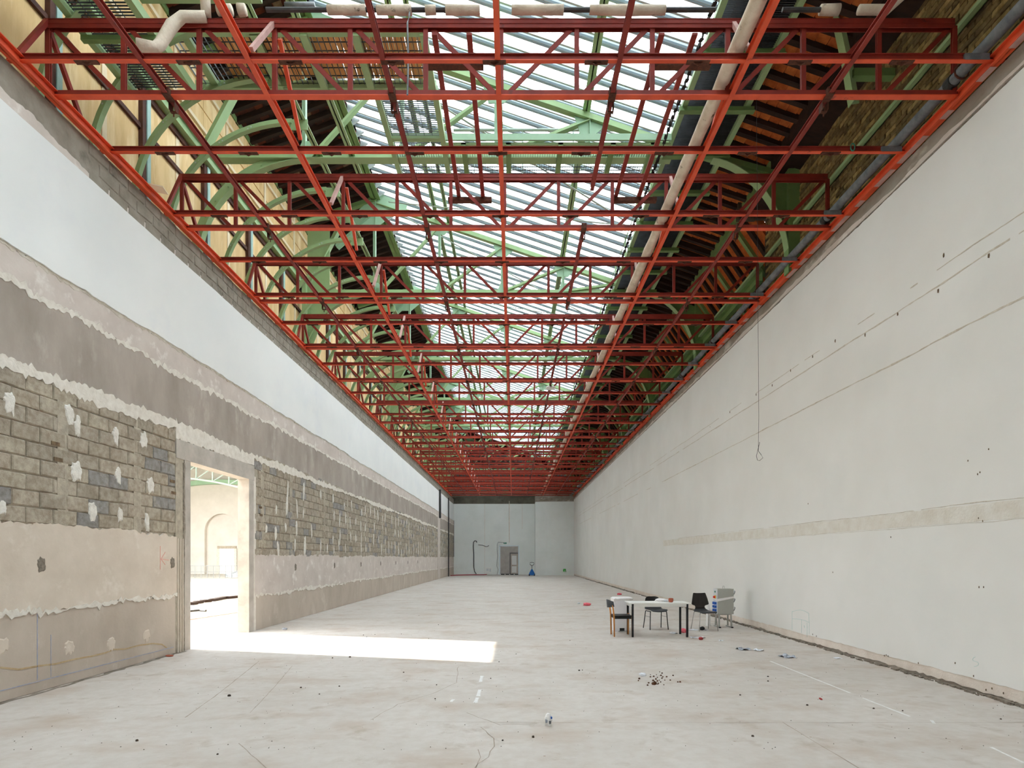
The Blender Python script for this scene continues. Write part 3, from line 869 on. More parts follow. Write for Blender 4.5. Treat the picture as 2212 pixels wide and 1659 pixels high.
MB().box(5.99, 8.0, BY - 0.1, BY + 0.05, Zr(5.6), Zr(8.4)).box(5.3, 8.0, BY - 0.1, BY + 0.05, Zr(8.0), Zr(9.0)).build('return_wall', 'brick_mortar', ceil_s)
MB().box(XR + 0.3, 7.5, BY, YB, Zr(5.6), Zr(5.7)).build('gutter_floor', 'timber', ceil_s)

# skylight: panes and glazing bars
sky = thing('window_1', 'long sloping skylight of narrow glass panes', 'skylight'); del sky['category']; sky['kind'] = 'structure'
angs = math.atan2(-SL, 1.0); Lk = (SX - RX) / math.cos(angs)
cx, cz = (RX + SX) / 2, roofz((RX + SX) / 2)
PIT = 0.42
pane = MB().box(-Lk / 2, Lk / 2, 0.062, PIT - 0.11, 0.06, 0.068).mesh('pane', 'glass')
strip = MB().box(-Lk / 2, Lk / 2, -0.10, 0.06, 0.05, 0.06).mesh('glass_lap', 'glass_blue')
gb = MB(); gb.box(-Lk / 2, Lk / 2, -0.125, -0.085, 0.0, 0.06); gb.box(-Lk / 2, Lk / 2, 0.045, 0.065, 0.0, 0.06); gb.box(-Lk / 2, Lk / 2, 0.005, 0.017, 0.0, 0.05)
barm = gb.mesh('glazing_bar', 'alu')
y = -4.2; k = 0
YS = 51.5
while y < YS:
    for nm, me in (('pane', pane), ('glass_lap', strip), ('glazing_bar', barm)):
        put(nm, me, sky, loc=(cx, y, Zr(cz)), rot=(0, -angs, 0))
    y += PIT; k += 1
MB().prism([(RX, Zr(RZ)), (SX, Zr(roofz(SX))), (SX, Zr(roofz(SX) + 0.2)), (RX, Zr(RZ + 0.2))], 'y', YS + 0.1, YB).build('tiled_end', 'tile_left', sky)
MB().prism([(RX, Zr(RZ)), (SX, Zr(roofz(SX))), (SX, Zr(roofz(SX) + 0.2)), (RX, Zr(RZ + 0.2))], 'y', YF, -4.4).build('tiled_end', 'tile_left', sky)
fl_ = MB()
yy = 6.0
while yy < YS:
    fl_.prism([(RX + 0.06, Zr(RZ - 0.02)), (RX + 0.26, Zr(RZ - 0.09)), (RX + 0.06, Zr(RZ - 0.22))], 'y', yy, yy + 0.06); yy += 0.42
fl_.build('flashing', 'alu', sky)

# plywood wall on the left, steel posts and rails
XP = -6.8
pw = MB().box(XP - 0.1, XP, YF, YB, Zr(5.3), Zr(LZ + 0.2)).build('wall_plywood', 'ply'); struct(pw, 'plywood clad upper wall behind green ribs')
MB().box(XP, XL - 0.2, YF, YB, Zr(5.3), Zr(5.45)).build('ledge', 'old_concrete', pw)
P0 = 6.23; PP = 2.04
pm1 = MB().box(0, 0.02, 0.006, PP / 2 - 0.006, Zr(5.5), Zr(7.78)).mesh('plywood_panel', 'ply')
pm2 = MB().box(0, 0.02, 0.006, PP / 2 - 0.006, Zr(7.84), Zr(8.5)).mesh('plywood_panel', 'ply')
pm3 = MB().box(0, 0.02, 0.006, PP - 0.006, Zr(8.86), Zr(9.75)).mesh('plywood_panel', 'ply')
pm4 = MB().box(0, 0.02, 0.006, PP - 0.006, Zr(9.8), Zr(10.72)).mesh('plywood_panel', 'ply')
bt = MB().box(0.02, 0.04, -0.05, 0.05, Zr(8.9), Zr(10.7)).mesh('batten', 'ply_batten')
bt2 = MB().box(0.02, 0.03, PP / 2 + 0.01, PP / 2 + 0.12, Zr(5.5), Zr(8.48)).mesh('batten', 'ply_batten')
po = MB().box(0.02, 0.1, -0.1, 0.0, Zr(5.45), Zr(8.55)).mesh('post', 'brown_steel')
po2 = MB().box(0.02, 0.12, 0.0, 0.1, Zr(5.45), Zr(8.55)).mesh('post', 'teal_steel')
y = P0 - PP * 4; 
while y < YB - 2:
    for d in (0, PP / 2):
        put('plywood_panel', pm1, pw, loc=(XP, y + d, 0)); put('plywood_panel', pm2, pw, loc=(XP, y + d, 0))
    put('plywood_panel', pm3, pw, loc=(XP, y, 0)); put('plywood_panel', pm4, pw, loc=(XP, y, 0))
    put('batten', bt, pw, loc=(XP, y + 1.0, 0)); put('batten', bt2, pw, loc=(XP, y, 0))
    put('post', po, pw, loc=(XP, y, 0)); put('post', po2, pw, loc=(XP, y, 0))
    y += PP
for z0, z1, m in ((9.28, 9.36, 'ply_batten'), (10.22, 10.3, 'ply_batten'), (7.77, 7.85, 'brown_steel'), (8.46, 8.56, 'brown_steel')):
    MB().box(XP + 0.02, XP + 0.07, YF, YB, Zr(z0), Zr(z1)).build('rail', m, pw)
MB().box(XP + 0.02, XP + 0.06, YF, YB, Zr(10.62), Zr(10.74)).build('rail', 'green_deep', pw)
gbm = MB()
gbm.box(XP + 0.08, XP + 0.2, YF, YB, Zr(8.58), Zr(8.62)); gbm.box(XP + 0.1, XP + 0.13, YF, YB, Zr(8.62), Zr(8.82)); gbm.box(XP + 0.08, XP + 0.2, YF, YB, Zr(8.82), Zr(8.86))
o = gbm.build('wall_girder', 'green'); tag(o, 'green flanged girder running along the plywood wall', 'girder')

# unseen wall added outside to keep direct sun off the skylight
at = MB().box(-8.6, -8.2, YF, 62, Zr(10.0), 18.2).build('wall_sun_block', 'zinc'); struct(at, 'unseen zinc-coloured wall added outside to keep sun off the skylight')

# right brick wall
bw = MB().box(5.985, 6.2, YF, BY, Zr(5.9), Zr(8.3)).build('wall_brick', 'brick_mortar'); struct(bw, 'old brick wall above the white plastered wall')
MB().prism([(5.5, Zr(8.2)), (6.2, Zr(8.0)), (6.2, Zr(8.5)), (5.5, Zr(8.5))], 'y', YF, BY).build('eaves_board', 'timber', bw)
bv = []
for i in range(5):
    mb = MB(); v, f = block_mesh(60 + i, 0.24, 0.066, 0.03, 0.006, 0.008)
    mb.add([(-a, b, c) for a, b, c in v], [t[::-1] for t in f]); bv.append((mb.mesh('brick', 'brick'), mb))
fbk = MB(); nb = 0
for row in range(28):
    z = 5.95 + 0.08 * row; y = 5.9 + 0.125 * (row % 2)
    while y < BY - 0.12:
        me, mb = random.choice(bv)
        dx = random.uniform(-0.008, 0.008)
        near = z / y
        if nb < 296 and 0.62 < near < 1.02 and z > 6.1:
            put('brick', me, bw, loc=(5.98 + dx, y, Zr(z)), rot=(random.uniform(-0.02, 0.02), 0, 0)); nb += 1
        else:
            fbk.add([(a + 5.98 + dx, b + y, c + Zr(z)) for a, b, c in mb.v], mb.f)
        y += 0.252
fbk.build('upper_courses', 'brick', bw, kind='stuff')
rl = MB(); rl.box(5.82, 5.9, YF, YB - 1, Zr(6.93), Zr(6.945)); rl.box(5.885, 5.9, YF, YB - 1, Zr(6.93), Zr(7.04)); rl.box(5.81, 5.826, YF, YB - 1, Zr(6.92), Zr(6.98))
o = rl.build('cable_rail', 'green'); tag(o, 'pale green steel rail running along the old brick wall', 'rail')
rl = MB(); rl.box(5.84, 5.97, 13.5, 54.4, Zr(6.6), Zr(6.62)); rl.box(5.95, 5.97, 13.5, 54.4, Zr(6.62), Zr(6.85)); rl.box(5.84, 5.97, 13.5, 54.4, Zr(6.85), Zr(6.87))
o = rl.build('edge_girder', 'green_deep'); tag(o, 'dark green channel girder below the pale rail along the steep roof', 'girder')

# ------------------------------------------------------------------ green roof frames
ER = MB()
def arc(cx, cz, a, b, t0, t1, n=18):
    return [(cx + a * math.cos(R(t0 + (t1 - t0) * i / n)), cz + b * math.sin(R(t0 + (t1 - t0) * i / n))) for i in range(n + 1)]
def tbar(pts, fw, dp, y, m, name, parent, inward=None):
    """T section bent along pts (x, zr) in the plane y; flange fw wide, web dp deep pointing away from the flange"""
    mb = MB()
    p3 = [(x, y, Zr(z)) for x, z in pts]
    mb.sweep(p3, [(-fw / 2, -0.008), (fw / 2, -0.008), (fw / 2, 0.008), (-fw / 2, 0.008)], inward)
    mb.sweep(p3, [(-0.008, 0.008), (0.008, 0.008), (0.008, dp), (-0.008, dp)], inward)
    return mb.build(name, m, parent)
TIE = 8.33
ARCL = arc(-4.25, 6.2, 2.32, TIE - 6.2, 180, 90)
upsL = [Vector((p[0] + 4.25, 0, (p[1] - 6.2))).normalized() for p in ARCL]
ARCR = arc(3.9, 6.1, 1.85, 2.25, 0, 82)
upsR = [Vector((p[0] - 3.9, 0, (p[1] - 6.1))).normalized() for p in ARCR]
def frame_light(root, y):
    m, m2 = 'green', 'green_cool'
    # top chord, tie, posts, diagonals
    def piece(name, p, q, wd=0.14, ht=0.14, mm=m):
        mb = MB()
        d = (Vector(q) - Vector(p)).normalized()
        up = Vector((-d.z, 0, d.x)) if abs(d.x) + abs(d.z) > 0.1 else Vector((0, 0, 1))
        mb.bar(p, q, wd, 0.016, up)
        pp, qq = Vector(p) + up * (ht / 2), Vector(q) + up * (ht / 2)
        mb.bar(pp, qq, 0.02, ht, up)
        return mb.build(name, mm, root)
    tz = lambda x: Zr(roofz(x) - 0.42)
    piece('top_chord', (RX - 0.02, y, tz(RX)), (SX + 0.1, y, tz(SX + 0.1)), 0.14, 0.15)
    piece('left_rafter', (LX + 0.3, y, Zr(LZ - 0.12)), (RX, y, tz(RX) + 0.1), 0.16, 0.16, 'green_deep')
    piece('right_rafter', (SX + 0.1, y, tz(SX + 0.1)), (5.5, y, Zr(roofz(5.5) - 0.3)), 0.16, 0.16, 'green_deep')
    piece('tie_beam', (-6.2, y, Zr(TIE)), (3.3, y, Zr(TIE)), 0.2, 0.14)
    for x in (RX - 0.05, -2.3, -0.32, 1.6):
        piece('post', (x, y, Zr(TIE + 0.05)), (x, y, tz(x) + 0.05), 0.1, 0.08, m2)
    for (xa, xb_) in ((-2.3, -0.32), (-0.32, 1.6), (-4.2, -2.3)):
        piece('diagonal', (xa, y, Zr(TIE + 0.05)), (xb_, y, tz(xb_) - 0.02), 0.12, 0.08)
    piece('diagonal', (1.6, y, Zr(TIE + 0.05)), (3.2, y, tz(3.2) - 0.02), 0.12, 0.08)
    piece('strut', (-6.4, y, Zr(8.62)), (-5.35, y, Zr(10.6)), 0.2, 0.14)
    for x, z, s in ((-0.32, TIE + 0.12, 0.22), (-2.3, TIE + 0.12, 0.22), (1.6, TIE + 0.12, 0.22), (-4.3, TIE + 0.1, 0.3)):
        MB().prism([(x - s, Zr(z - 0.1)), (x + s, Zr(z - 0.1)), (x + s * 0.4, Zr(z + s)), (x - s * 0.4, Zr(z + s))], 'y', y - 0.012, y + 0.012).build('gusset', m2, root)
    for x in (-0.32, 1.6, -2.3):
        z = tz(x) - H
        MB().prism([(x - 0.32, Zr(z - 0.02 + 0.1)), (x + 0.32, Zr(z - 0.02 - 0.1)), (x + 0.12, Zr(z - 0.3)), (x - 0.2, Zr(z - 0.3))], 'y', y - 0.012, y + 0.012).build('gusset', m2, root)
    
    rg_ = MB(); z = tz(RX) - H
    rg_.prism([(RX, Zr(z + 0.35)), (RX + 0.95, Zr(z - 0.05)), (RX + 0.9, Zr(z - 0.2)), (RX + 0.35, Zr(z - 0.45)), (RX, Zr(z - 0.75)), (RX - 0.75, Zr(z - 0.75)), (RX - 0.9, Zr(z - 0.5))], 'y', y - 0.012, y + 0.012)
    rg_.build('ridge_gusset', 'green_cool', root)
    piece('knee_strut', (RX - 0.1, y, tz(RX) - 0.3), (RX - 1.3, y, tz(RX) - 1.35), 0.2, 0.14, 'green_cool')
    a = tbar(ARCL, 0.15, 0.1, y, m, 'left_arch', root, upsL)
    sp = MB()
    inner = [(x, Zr(z)) for x, z in ARCL]
    for i in range(len(ARCL) - 1):
        pa, pb = ARCL[i], ARCL[i + 1]
        qa = (pa[0] + upsL[i].x * 0.2, pa[1] + upsL[i].z * 0.2); qb = (pb[0] + upsL[i + 1].x * 0.2, pb[1] + upsL[i + 1].z * 0.2)
        sp.prism([(pa[0], Zr(pa[1])), (pb[0], Zr(pb[1])), (qb[0], Zr(qb[1])), (qa[0], Zr(qa[1]))], 'y', y - 0.012, y + 0.012)
    sp.build('arch_web', m, root)
    rv = MB()
    for i in range(1, len(ARCL), 2):
        x, z = ARCL[i][0] + upsL[i].x * 0.1, ARCL[i][1] + upsL[i].z * 0.1
        for e in (-0.02, 0.02):
            rv.box(x - 0.014, x + 0.014, y + e * 0.9 - 0.012, y + e * 0.9 + 0.012, Zr(z) - 0.014, Zr(z) + 0.014)
    rv.build('rivets', m, root, kind='stuff')
    # right bracket arch with riveted web plate
    tbar(ARCR, 0.2, 0.05, y, m, 'right_arch', root, upsR)
    pl = MB(); top = lambda x: Zr(min(roofz(x) - 0.25, 8.6 - max(0, x - 4.2) * 0.34 + 0.2))
    for i in range(len(ARCR) - 1):
        (xa, za), (xb2, zb2) = ARCR[i], ARCR[i + 1]
        if abs(xa - xb2) < 1e-4: continue
        pl.prism([(xa, Zr(za)), (xb2, Zr(zb2)), (xb2, top(xb2)), (xa, top(xa))], 'y', y - 0.015, y + 0.015)
    pl.build('bracket_plate', 'green_deep', root)
    MB().box(5.72, 5.97, y - 0.1, y + 0.1, Zr(5.95), Zr(8.1)).build('right_column', 'green_deep', root)
def frame_heavy(root, y):
    MB().box(-6.62, -6.5, y - 0.17, y + 0.17, Zr(5.5), Zr(8.6)).build('left_column', 'green', root)
    pl = MB(); pl.prism([(-6.5, Zr(6.3)), (-6.0, Zr(7.55)), (-5.55, Zr(8.05)), (-5.45, Zr(8.4)), (-5.8, Zr(8.6)), (-5.8, Zr(10.35)), (-6.5, Zr(10.35))], 'y', y - 0.015, y + 0.015)
    pl.build('column_plate', 'green', root)
    rv = MB()
    for k in range(26):
        z = 6.2 + k * 0.085
        for x in (-6.46, -6.4): rv.box(x - 0.012, x + 0.012, y - 0.03, y, Zr(z) - 0.012, Zr(z) + 0.012)
    rv.build('rivets', 'green', root, kind='stuff')
FR = [11.84 + 6 * k for k in range(-1, 8)]
names = ['frame above the viewer', 'frame with the long railed walkway']
proto = {}
for k, y in enumerate(FR):
    heavy = k % 2 == 0
    lab = 'green riveted roof frame, %s from the camera end, %s' % (ORD[k], 'with broad left column plate' if heavy else 'with slim left strut')
    if heavy not in proto:
        r = thing('roof_frame', lab, 'roof frame', (0, y, 0), 0, 'green roof frames')
        frame_light(r, 0.0)
        if heavy: frame_heavy(r, 0.0)
        proto[heavy] = r
    else:
        r = copy_tree(proto[heavy]); r.location = (0, y, 0); r['label'] = lab
bp_ = thing('bracket_post', 'curved green post on the brick wall in front of the first visible right bracket', 'post')
tbar([(4.95, 8.75), (5.05, 8.4), (5.18, 7.8), (5.26, 7.3), (5.29, 7.1)], 0.15, 0.12, 8.84, 'green', 'curved_post', bp_, Vector((1, 0, 0.2)))
MB().box(5.3, 5.94, 8.78, 8.9, Zr(7.5), Zr(7.62)).build('wall_bracket', 'green_deep', bp_)
# slim ribs between the frames
rib_proto = None
k = 0
ribs = []
y = 6.84
while y < 52:
    if all(abs(y - f) > 0.35 for f in FR): ribs.append(y)
    y += 1.0
for i, y in enumerate(ribs):
    lab = 'slim curved green rib springing from the stripped wall, %s of its row from the camera' % (ORD[i] if i < len(ORD) else 'last')
    if rib_proto is None:
        r = thing('curved_rib', lab, 'rib', (0, y, 0), 0, 'slim curved green ribs')
        tbar(ARCL, 0.09, 0.1, 0.0, 'green', 'arch_bar', r, upsL)
        hl = MB()
        for i2 in (2, 5, 8, 11, 14):
            for e in (-0.03, 0.03):
                x, z = ARCL[i2][0] + upsL[i2].x * (0.05) , ARCL[i2][1] + upsL[i2].z * 0.05
                hl.box(x - 0.012 + e, x + 0.012 + e, -0.011, 0.011, Zr(z) - 0.012 + e * 0.6, Zr(z) + 0.012 + e * 0.6)
        hl.build('bolts', 'alu', r, kind='stuff')
        MB().box(-4.28, -3.95, -0.01, 0.01, Zr(TIE - 0.12), Zr(TIE + 0.08)).build('end_plate', 'green', r)
        rib_proto = r
    else:
        r = copy_tree(rib_proto); r.location = (0, y, 0); r['label'] = lab
# purlins along the hall
def tpurlin(x, zr, y0, y1, label, wd=0.13, m='green', name='purlin'):
    mb = MB(); mb.box(x - wd / 2, x + wd / 2, y0, y1, Zr(zr), Zr(zr) + 0.015); mb.box(x - 0.012, x + 0.012, y0, y1, Zr(zr), Zr(zr) + 0.12)
    return tag(mb.build(name, m), label, 'purlin')
tpurlin(-4.05, 8.4, 5, 54, 'green runner along the hall at the ends of the slim ribs')
tpurlin(-3.38, 8.42, 5, 12.4, 'short green runner ending at the railed cross walkway')
tpurlin(-2.42, roofz(-2.42) - 0.25, -3, YS, 'green purlin under the skylight, lower of the close pair')
tpurlin(-2.05, roofz(-2.05) - 0.25, -3, YS, 'green purlin under the skylight, upper of the close pair', 0.11)
tpurlin(-0.3, roofz(-0.3) - 0.22, -3, YS, 'green purlin under the middle of the skylight', 0.11)
tpurlin(1.53, roofz(1.53) - 0.25, -3, YS, 'green purlin under the lower half of the skylight', 0.16)
tpurlin(RX - 0.05, RZ - 0.3, -3, YS, 'green ridge purlin where glass meets the dark tiles', 0.3, 'green_deep')
br = thing('wind_bracing', 'thin crossed green bracing rods under the skylight', 'bracing')
for i, yf in enumerate(FR[1:-1]):
    MB().bar((-3.9, yf + 0.2, Zr(roofz(-3.9) - 0.35)), (2.9, yf + 2.9, Zr(roofz(2.9) - 0.35)), 0.05, 0.012).build('rod', 'mint', br)
    MB().bar((2.9, yf + 3.1, Zr(roofz(2.9) - 0.35)), (-3.9, yf + 5.8, Zr(roofz(-3.9) - 0.35)), 0.05, 0.012).build('rod', 'mint', br)

# ------------------------------------------------------------------ grating walkways
def grate(x0, x1, y0, y1, z, along='x', p1=0.034, p2=0.15, name='grating', parent=None, h=0.03):
    mb = MB()
    if along == 'x':
        n = int((y1 - y0) / p1)
        for i in range(n + 1): mb.box(x0, x1, y0 + i * p1, y0 + i * p1 + 0.006, z, z + h)
        n = int((x1 - x0) / p2)
        for i in range(n + 1): mb.box(x0 + i * p2, x0 + i * p2 + 0.008, y0, y1, z + h - 0.012, z + h)
    else:
        n = int((x1 - x0) / p1)
        for i in range(n + 1): mb.box(x0 + i * p1, x0 + i * p1 + 0.006, y0, y1, z, z + h)
        n = int((y1 - y0) / p2)
        for i in range(n + 1): mb.box(x0, x1, y0 + i * p2, y0 + i * p2 + 0.01, z + h - 0.014, z + h)
    o = mb.build(name, 'grating', parent, kind='stuff')
    return o
wz = Zr(8.5)
rw = thing('right_walkway', 'long dark grating walkway on green supports beside the orange tiled slope', 'walkway', group='grating walkways')
grate(3.27, 4.33, 4.5, 24, wz, 'x', 0.036, 0.15, parent=rw)
grate(3.27, 4.33, 24, 54, wz, 'x', 0.08, 0.3, parent=rw)
for x in (3.2, 4.38):
    mb = MB(); mb.box(x - 0.012, x + 0.012, 4.5, 54, wz - 0.06, wz + 0.1); mb.box(x - 0.05, x + 0.05, 4.5, 54, wz - 0.07, wz - 0.055)
    mb.build('edge_angle', 'green', rw)
cs = MB(); cs.box(3.1, 4.5, -0.05, 0.05, wz - 0.18, wz - 0.165); cs.box(3.1, 4.5, -0.01, 0.01, wz - 0.18, wz - 0.07)
csm = cs.mesh('cross_support', 'green_deep')
y = 10.55 - 4 * 1.2
while y < 54:
    put('cross_support', csm, rw, loc=(0, y, 0)); y += 1.2
ps = MB().box(3.15, 3.19, -0.02, 0.02, wz, wz + 1.0).mesh('rail_post', 'green')
y = 13.0
while y < 53:
    put('rail_post', ps, rw, loc=(0, y, 0)); y += 1.5
MB().tube([(3.17, 13, wz + 1.0), (3.17, 53, wz + 1.0)], 0.018, 6).build('handrail', 'green', rw)
MB().tube([(3.17, 13, wz + 0.5), (3.17, 53, wz + 0.5)], 0.012, 6).build('handrail', 'green', rw)

lwz = Zr(7.55)
lw = thing('left_walkway', 'dark grating walkway beside the plywood wall, above the near corner', 'walkway', group='grating walkways')
grate(-6.08, -5.25, 3.5, 9.1, lwz, 'x', 0.046, 0.16, parent=lw, h=0.022)
for x in (-6.15, -5.18):
    MB().box(x - 0.05, x + 0.05, 3.5, 9.15, lwz - 0.06, lwz + 0.08).build('edge_angle', 'green', lw)
for y in (8.12, 9.12, 6.2):
    MB().box(-6.2, -5.12, y - 0.035, y + 0.035, lwz - 0.13, lwz - 0.06).build('cross_support', 'green_deep', lw)
cw = thing('cross_walkway', 'cross walkway of grating carrying orange ribbed sheets', 'walkway', group='grating walkways')
cz_ = Zr(8.33)
grate(-5.5, -1.42, 8.98, 9.95, cz_, 'y', 0.09, 0.16, parent=cw)
for y in (8.92, 9.99):
    MB().box(-5.6, -1.36, y - 0.05, y + 0.05, cz_ - 0.06, cz_ + 0.08).build('edge_angle', 'green', cw)
for x in (-5.2, -4.1, -3.32, -2.5, -1.42):
    MB().box(x - 0.06, x + 0.06, 8.9, 10.02, cz_ - 0.1, cz_ - 0.03).build('joist', 'green', cw)
MB().box(-5.55, -3.75, 8.34, 8.44, cz_ - 0.05, cz_ + 0.08).build('carrier', 'green', cw)
rs = thing('ribbed_sheet', 'orange brown ribbed sheets lying on the cross walkway grating', 'sheet')
rbm = MB().prism([(0.045 * math.cos(R(t)), 0.045 * math.sin(R(t))) for t in range(180, -1, -30)], 'y', 0, 0.9).mesh('rib', mat('sheet_orange', (228, 172, 110), (214, 152, 92), 4))
for i in range(36):
    x = -4.85 + i * 0.095
    put('rib', rbm, rs, loc=(x, 9.02, cz_ + 0.09 + (0.05 * math.sin(i * 0.5) if i < 20 else 0)))
lk = thing('link_walkway', 'short grating walkway joining the two cross walkways', 'walkway', group='grating walkways')
grate(-2.4, -1.45, 10.05, 11.2, cz_, 'x', 0.045, 0.16, parent=lk, h=0.016)
for x in (-2.45, -1.4):
    MB().box(x - 0.05, x + 0.05, 10.05, 12.4, cz_ - 0.06, cz_ + 0.08).build('edge_angle', 'green', lk)
MB().box(-2.4, -1.45, 11.15, 11.25, cz_ - 0.05, cz_ + 0.05).build('end_angle', 'green', lk)
rwk = thing('railed_walkway', 'long railed walkway of square mesh crossing under the skylight', 'walkway', group='grating walkways')
grate(-2.4, 3.1, 11.35, 12.25, cz_, 'y', 0.05, 0.1, parent=rwk, h=0.02)
MB().box(-1.35, 3.15, 11.24, 11.28, cz_ - 0.01, cz_ + 0.115).build('kick_plate', 'green_cool', rwk)
MB().box(-1.35, 3.15, 11.3, 11.4, cz_ - 0.06, cz_ - 0.02).build('edge_angle', 'green', rwk)
for x in (-0.1, 0.95, 2.0, 2.8, -1.0):
    MB().box(x - 0.05, x + 0.05, 11.3, 12.3, cz_ - 0.09, cz_ - 0.02).build('joist', 'green_deep', rwk)
MB().tube([(-1.3, 12.25, Zr(9.28)), (3.1, 12.25, Zr(9.28)), (3.1, 12.25, cz_)], 0.03, 8).build('handrail', 'mint', rwk)
for x in (-0.85, 0.2, 1.3, 2.4):
    MB().tube([(x, 12.25, cz_), (x, 12.25, Zr(9.28))], 0.012, 6).build('rail_post', 'mint', rwk)

# ------------------------------------------------------------------ red steel grid
def isec(wd, ht, tf=0.008, tw=0.006):
    a, u = wd / 2, ht
    return [(-a, 0), (a, 0), (a, tf), (tw / 2, tf), (tw / 2, u - tf), (a, u - tf), (a, u), (-a, u), (-a, u - tf), (-tw / 2, u - tf), (-tw / 2, tf), (-a, tf)]
def isweep(p, q, wd, ht):
    return MB().sweep([p, q], isec(wd, ht))
GZ = Zr(5.99)
JY = [6.82 + 1.535 * k for k in range(32)]
jm = MB().box(XL - 0.1, XR + 0.1, -0.025, 0.025, GZ, GZ + 0.012).mesh('lower_flange', 'red')
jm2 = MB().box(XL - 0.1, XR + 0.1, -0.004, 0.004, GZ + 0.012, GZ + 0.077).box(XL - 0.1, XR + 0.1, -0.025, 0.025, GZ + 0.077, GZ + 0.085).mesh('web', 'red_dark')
ck = MB(); ck.box(-0.14, 0.14, -0.03, 0.03, -0.012, 0.0); ck.prism([(-0.06, -0.012), (0.06, -0.012), (0.0, -0.045)], 'y', -0.01, 0.01)
ckm = ck.mesh('clip', 'rust')
epm = MB().box(-0.15, 0.15, -0.03, 0.03, 0, 0.075).mesh('end_splice', 'pipe_grey')
for k, y in enumerate(JY):
    r = thing('cross_joist', 'plain red joist across the hall, %s from the camera end' % ORD[k], 'joist', (0, y, 0), 0, 'plain red cross joists')
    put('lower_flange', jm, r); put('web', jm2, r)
    if k < 16:
        for i in range(9): put('clip', ckm, r, loc=(-5.15 + i * 1.23, 0, GZ - 0.001))
    put('end_splice', epm, r, loc=(XR - 0.28, 0, GZ + 0.005))
# lattice girders
GY = [7.35 + 2.96 * k for k in range(16)]
gw = thing('lattice_girder', '', 'girder', (0, GY[0], 0), 0, 'red lattice girders')
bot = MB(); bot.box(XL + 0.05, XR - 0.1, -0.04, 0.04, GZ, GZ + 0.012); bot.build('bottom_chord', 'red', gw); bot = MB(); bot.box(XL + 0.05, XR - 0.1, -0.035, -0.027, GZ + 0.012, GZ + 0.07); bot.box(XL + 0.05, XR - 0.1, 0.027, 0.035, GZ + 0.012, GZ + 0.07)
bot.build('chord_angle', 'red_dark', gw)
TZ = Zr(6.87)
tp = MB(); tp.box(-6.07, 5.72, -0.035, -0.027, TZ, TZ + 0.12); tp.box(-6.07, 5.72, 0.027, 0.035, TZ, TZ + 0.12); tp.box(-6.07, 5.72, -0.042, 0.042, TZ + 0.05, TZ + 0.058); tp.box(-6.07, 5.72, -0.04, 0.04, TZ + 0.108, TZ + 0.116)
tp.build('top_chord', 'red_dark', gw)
xsv = [-6.05 + 0.982 * i for i in range(13)]
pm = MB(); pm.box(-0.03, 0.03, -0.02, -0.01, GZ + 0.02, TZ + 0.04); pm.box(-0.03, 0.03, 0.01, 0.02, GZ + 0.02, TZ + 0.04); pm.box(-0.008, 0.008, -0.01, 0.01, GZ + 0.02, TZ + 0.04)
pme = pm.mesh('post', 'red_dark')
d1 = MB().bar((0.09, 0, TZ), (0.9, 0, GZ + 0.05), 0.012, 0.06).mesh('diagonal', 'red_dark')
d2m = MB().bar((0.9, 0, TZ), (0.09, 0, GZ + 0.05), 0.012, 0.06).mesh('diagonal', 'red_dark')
for i, x in enumerate(xsv):
    put('post', pme, gw, loc=(x, 0, 0))
    if i < 12: put('diagonal', d1 if i < 6 else d2m, gw, loc=(x, 0, 0))
for x, m in ((-3.15, 'red_pale'), (2.83, 'red_pale')):
    MB().bar((x + 0.03, -0.02, TZ + 0.06), (x, -0.56, GZ + 0.12), 0.05, 0.05).build('brace', m, gw)  # near brace coloured pale: light from above put into its colour
    MB().bar((x + 0.1, 0.02, TZ - 0.1), (x + 0.04, 0.9, GZ + 0.12), 0.05, 0.05).build('brace', 'red', gw)
MB().bar((-6.05, -0.02, TZ + 0.1), (-6.0, -0.56, GZ + 0.02), 0.05, 0.05).build('brace', 'red_dark', gw)
MB().bar((-6.05, 0.02, TZ + 0.0), (-5.98, 0.5, GZ + 0.02), 0.05, 0.05).build('brace', 'red_dark', gw)
for k, y in enumerate(GY):
    r = gw if k == 0 else copy_tree(gw)
    r.location = (0, y, 0); r['label'] = 'red lattice girder with posts and diagonals, %s from the camera end' % ORD[k]
# long rails on top of / below the joists
def long_i(x, label, y0=-2, y1=54.45, m='red', wd=0.065, ht=0.1, z=GZ + 0.085):
    mb = isweep((x, y0, z), (x, y1, z), wd, ht)
    return tag(mb.build('long_beam', m), label, 'beam')
long_i(-3.19, 'bright red beam along the hall under the tiled roof edge', z=GZ - 0.005)
long_i(-0.19, 'bright red beam along the middle of the hall', z=GZ - 0.005)
long_i(2.83, 'bright red beam along the hall beside the lagged pipe', z=GZ - 0.005)
for x, m, lab in ((XL + 0.07, 'red', 'red edge channel on top of the stripped wall'), (XR - 0.07, 'red', 'scuffed red edge channel on top of the white wall')):
    mb = MB(); s = 1 if x < 0 else -1
    mb.box(x - 0.05, x + 0.05, -2, 54.5, GZ - 0.07, GZ - 0.06); mb.box(x - 0.05, x + 0.05, -2, 54.5, GZ + 0.05, GZ + 0.06); mb.box(x - 0.005, x + 0.005, -2, 54.5, GZ - 0.07, GZ + 0.06)
    o = tag(mb.build('edge_channel', m), lab, 'beam')
    if x > 0:
        pt = MB(); rr = random.Random(9); y = 6.2
        while y < 20:
            l = rr.uniform(0.15, 0.6); pt.box(x - 0.042, x + 0.042, y, y + l, GZ - 0.0735, GZ - 0.07); y += l + rr.uniform(0.1, 0.5)
        pt.build('scuffed_paint', 'red_pale', o)
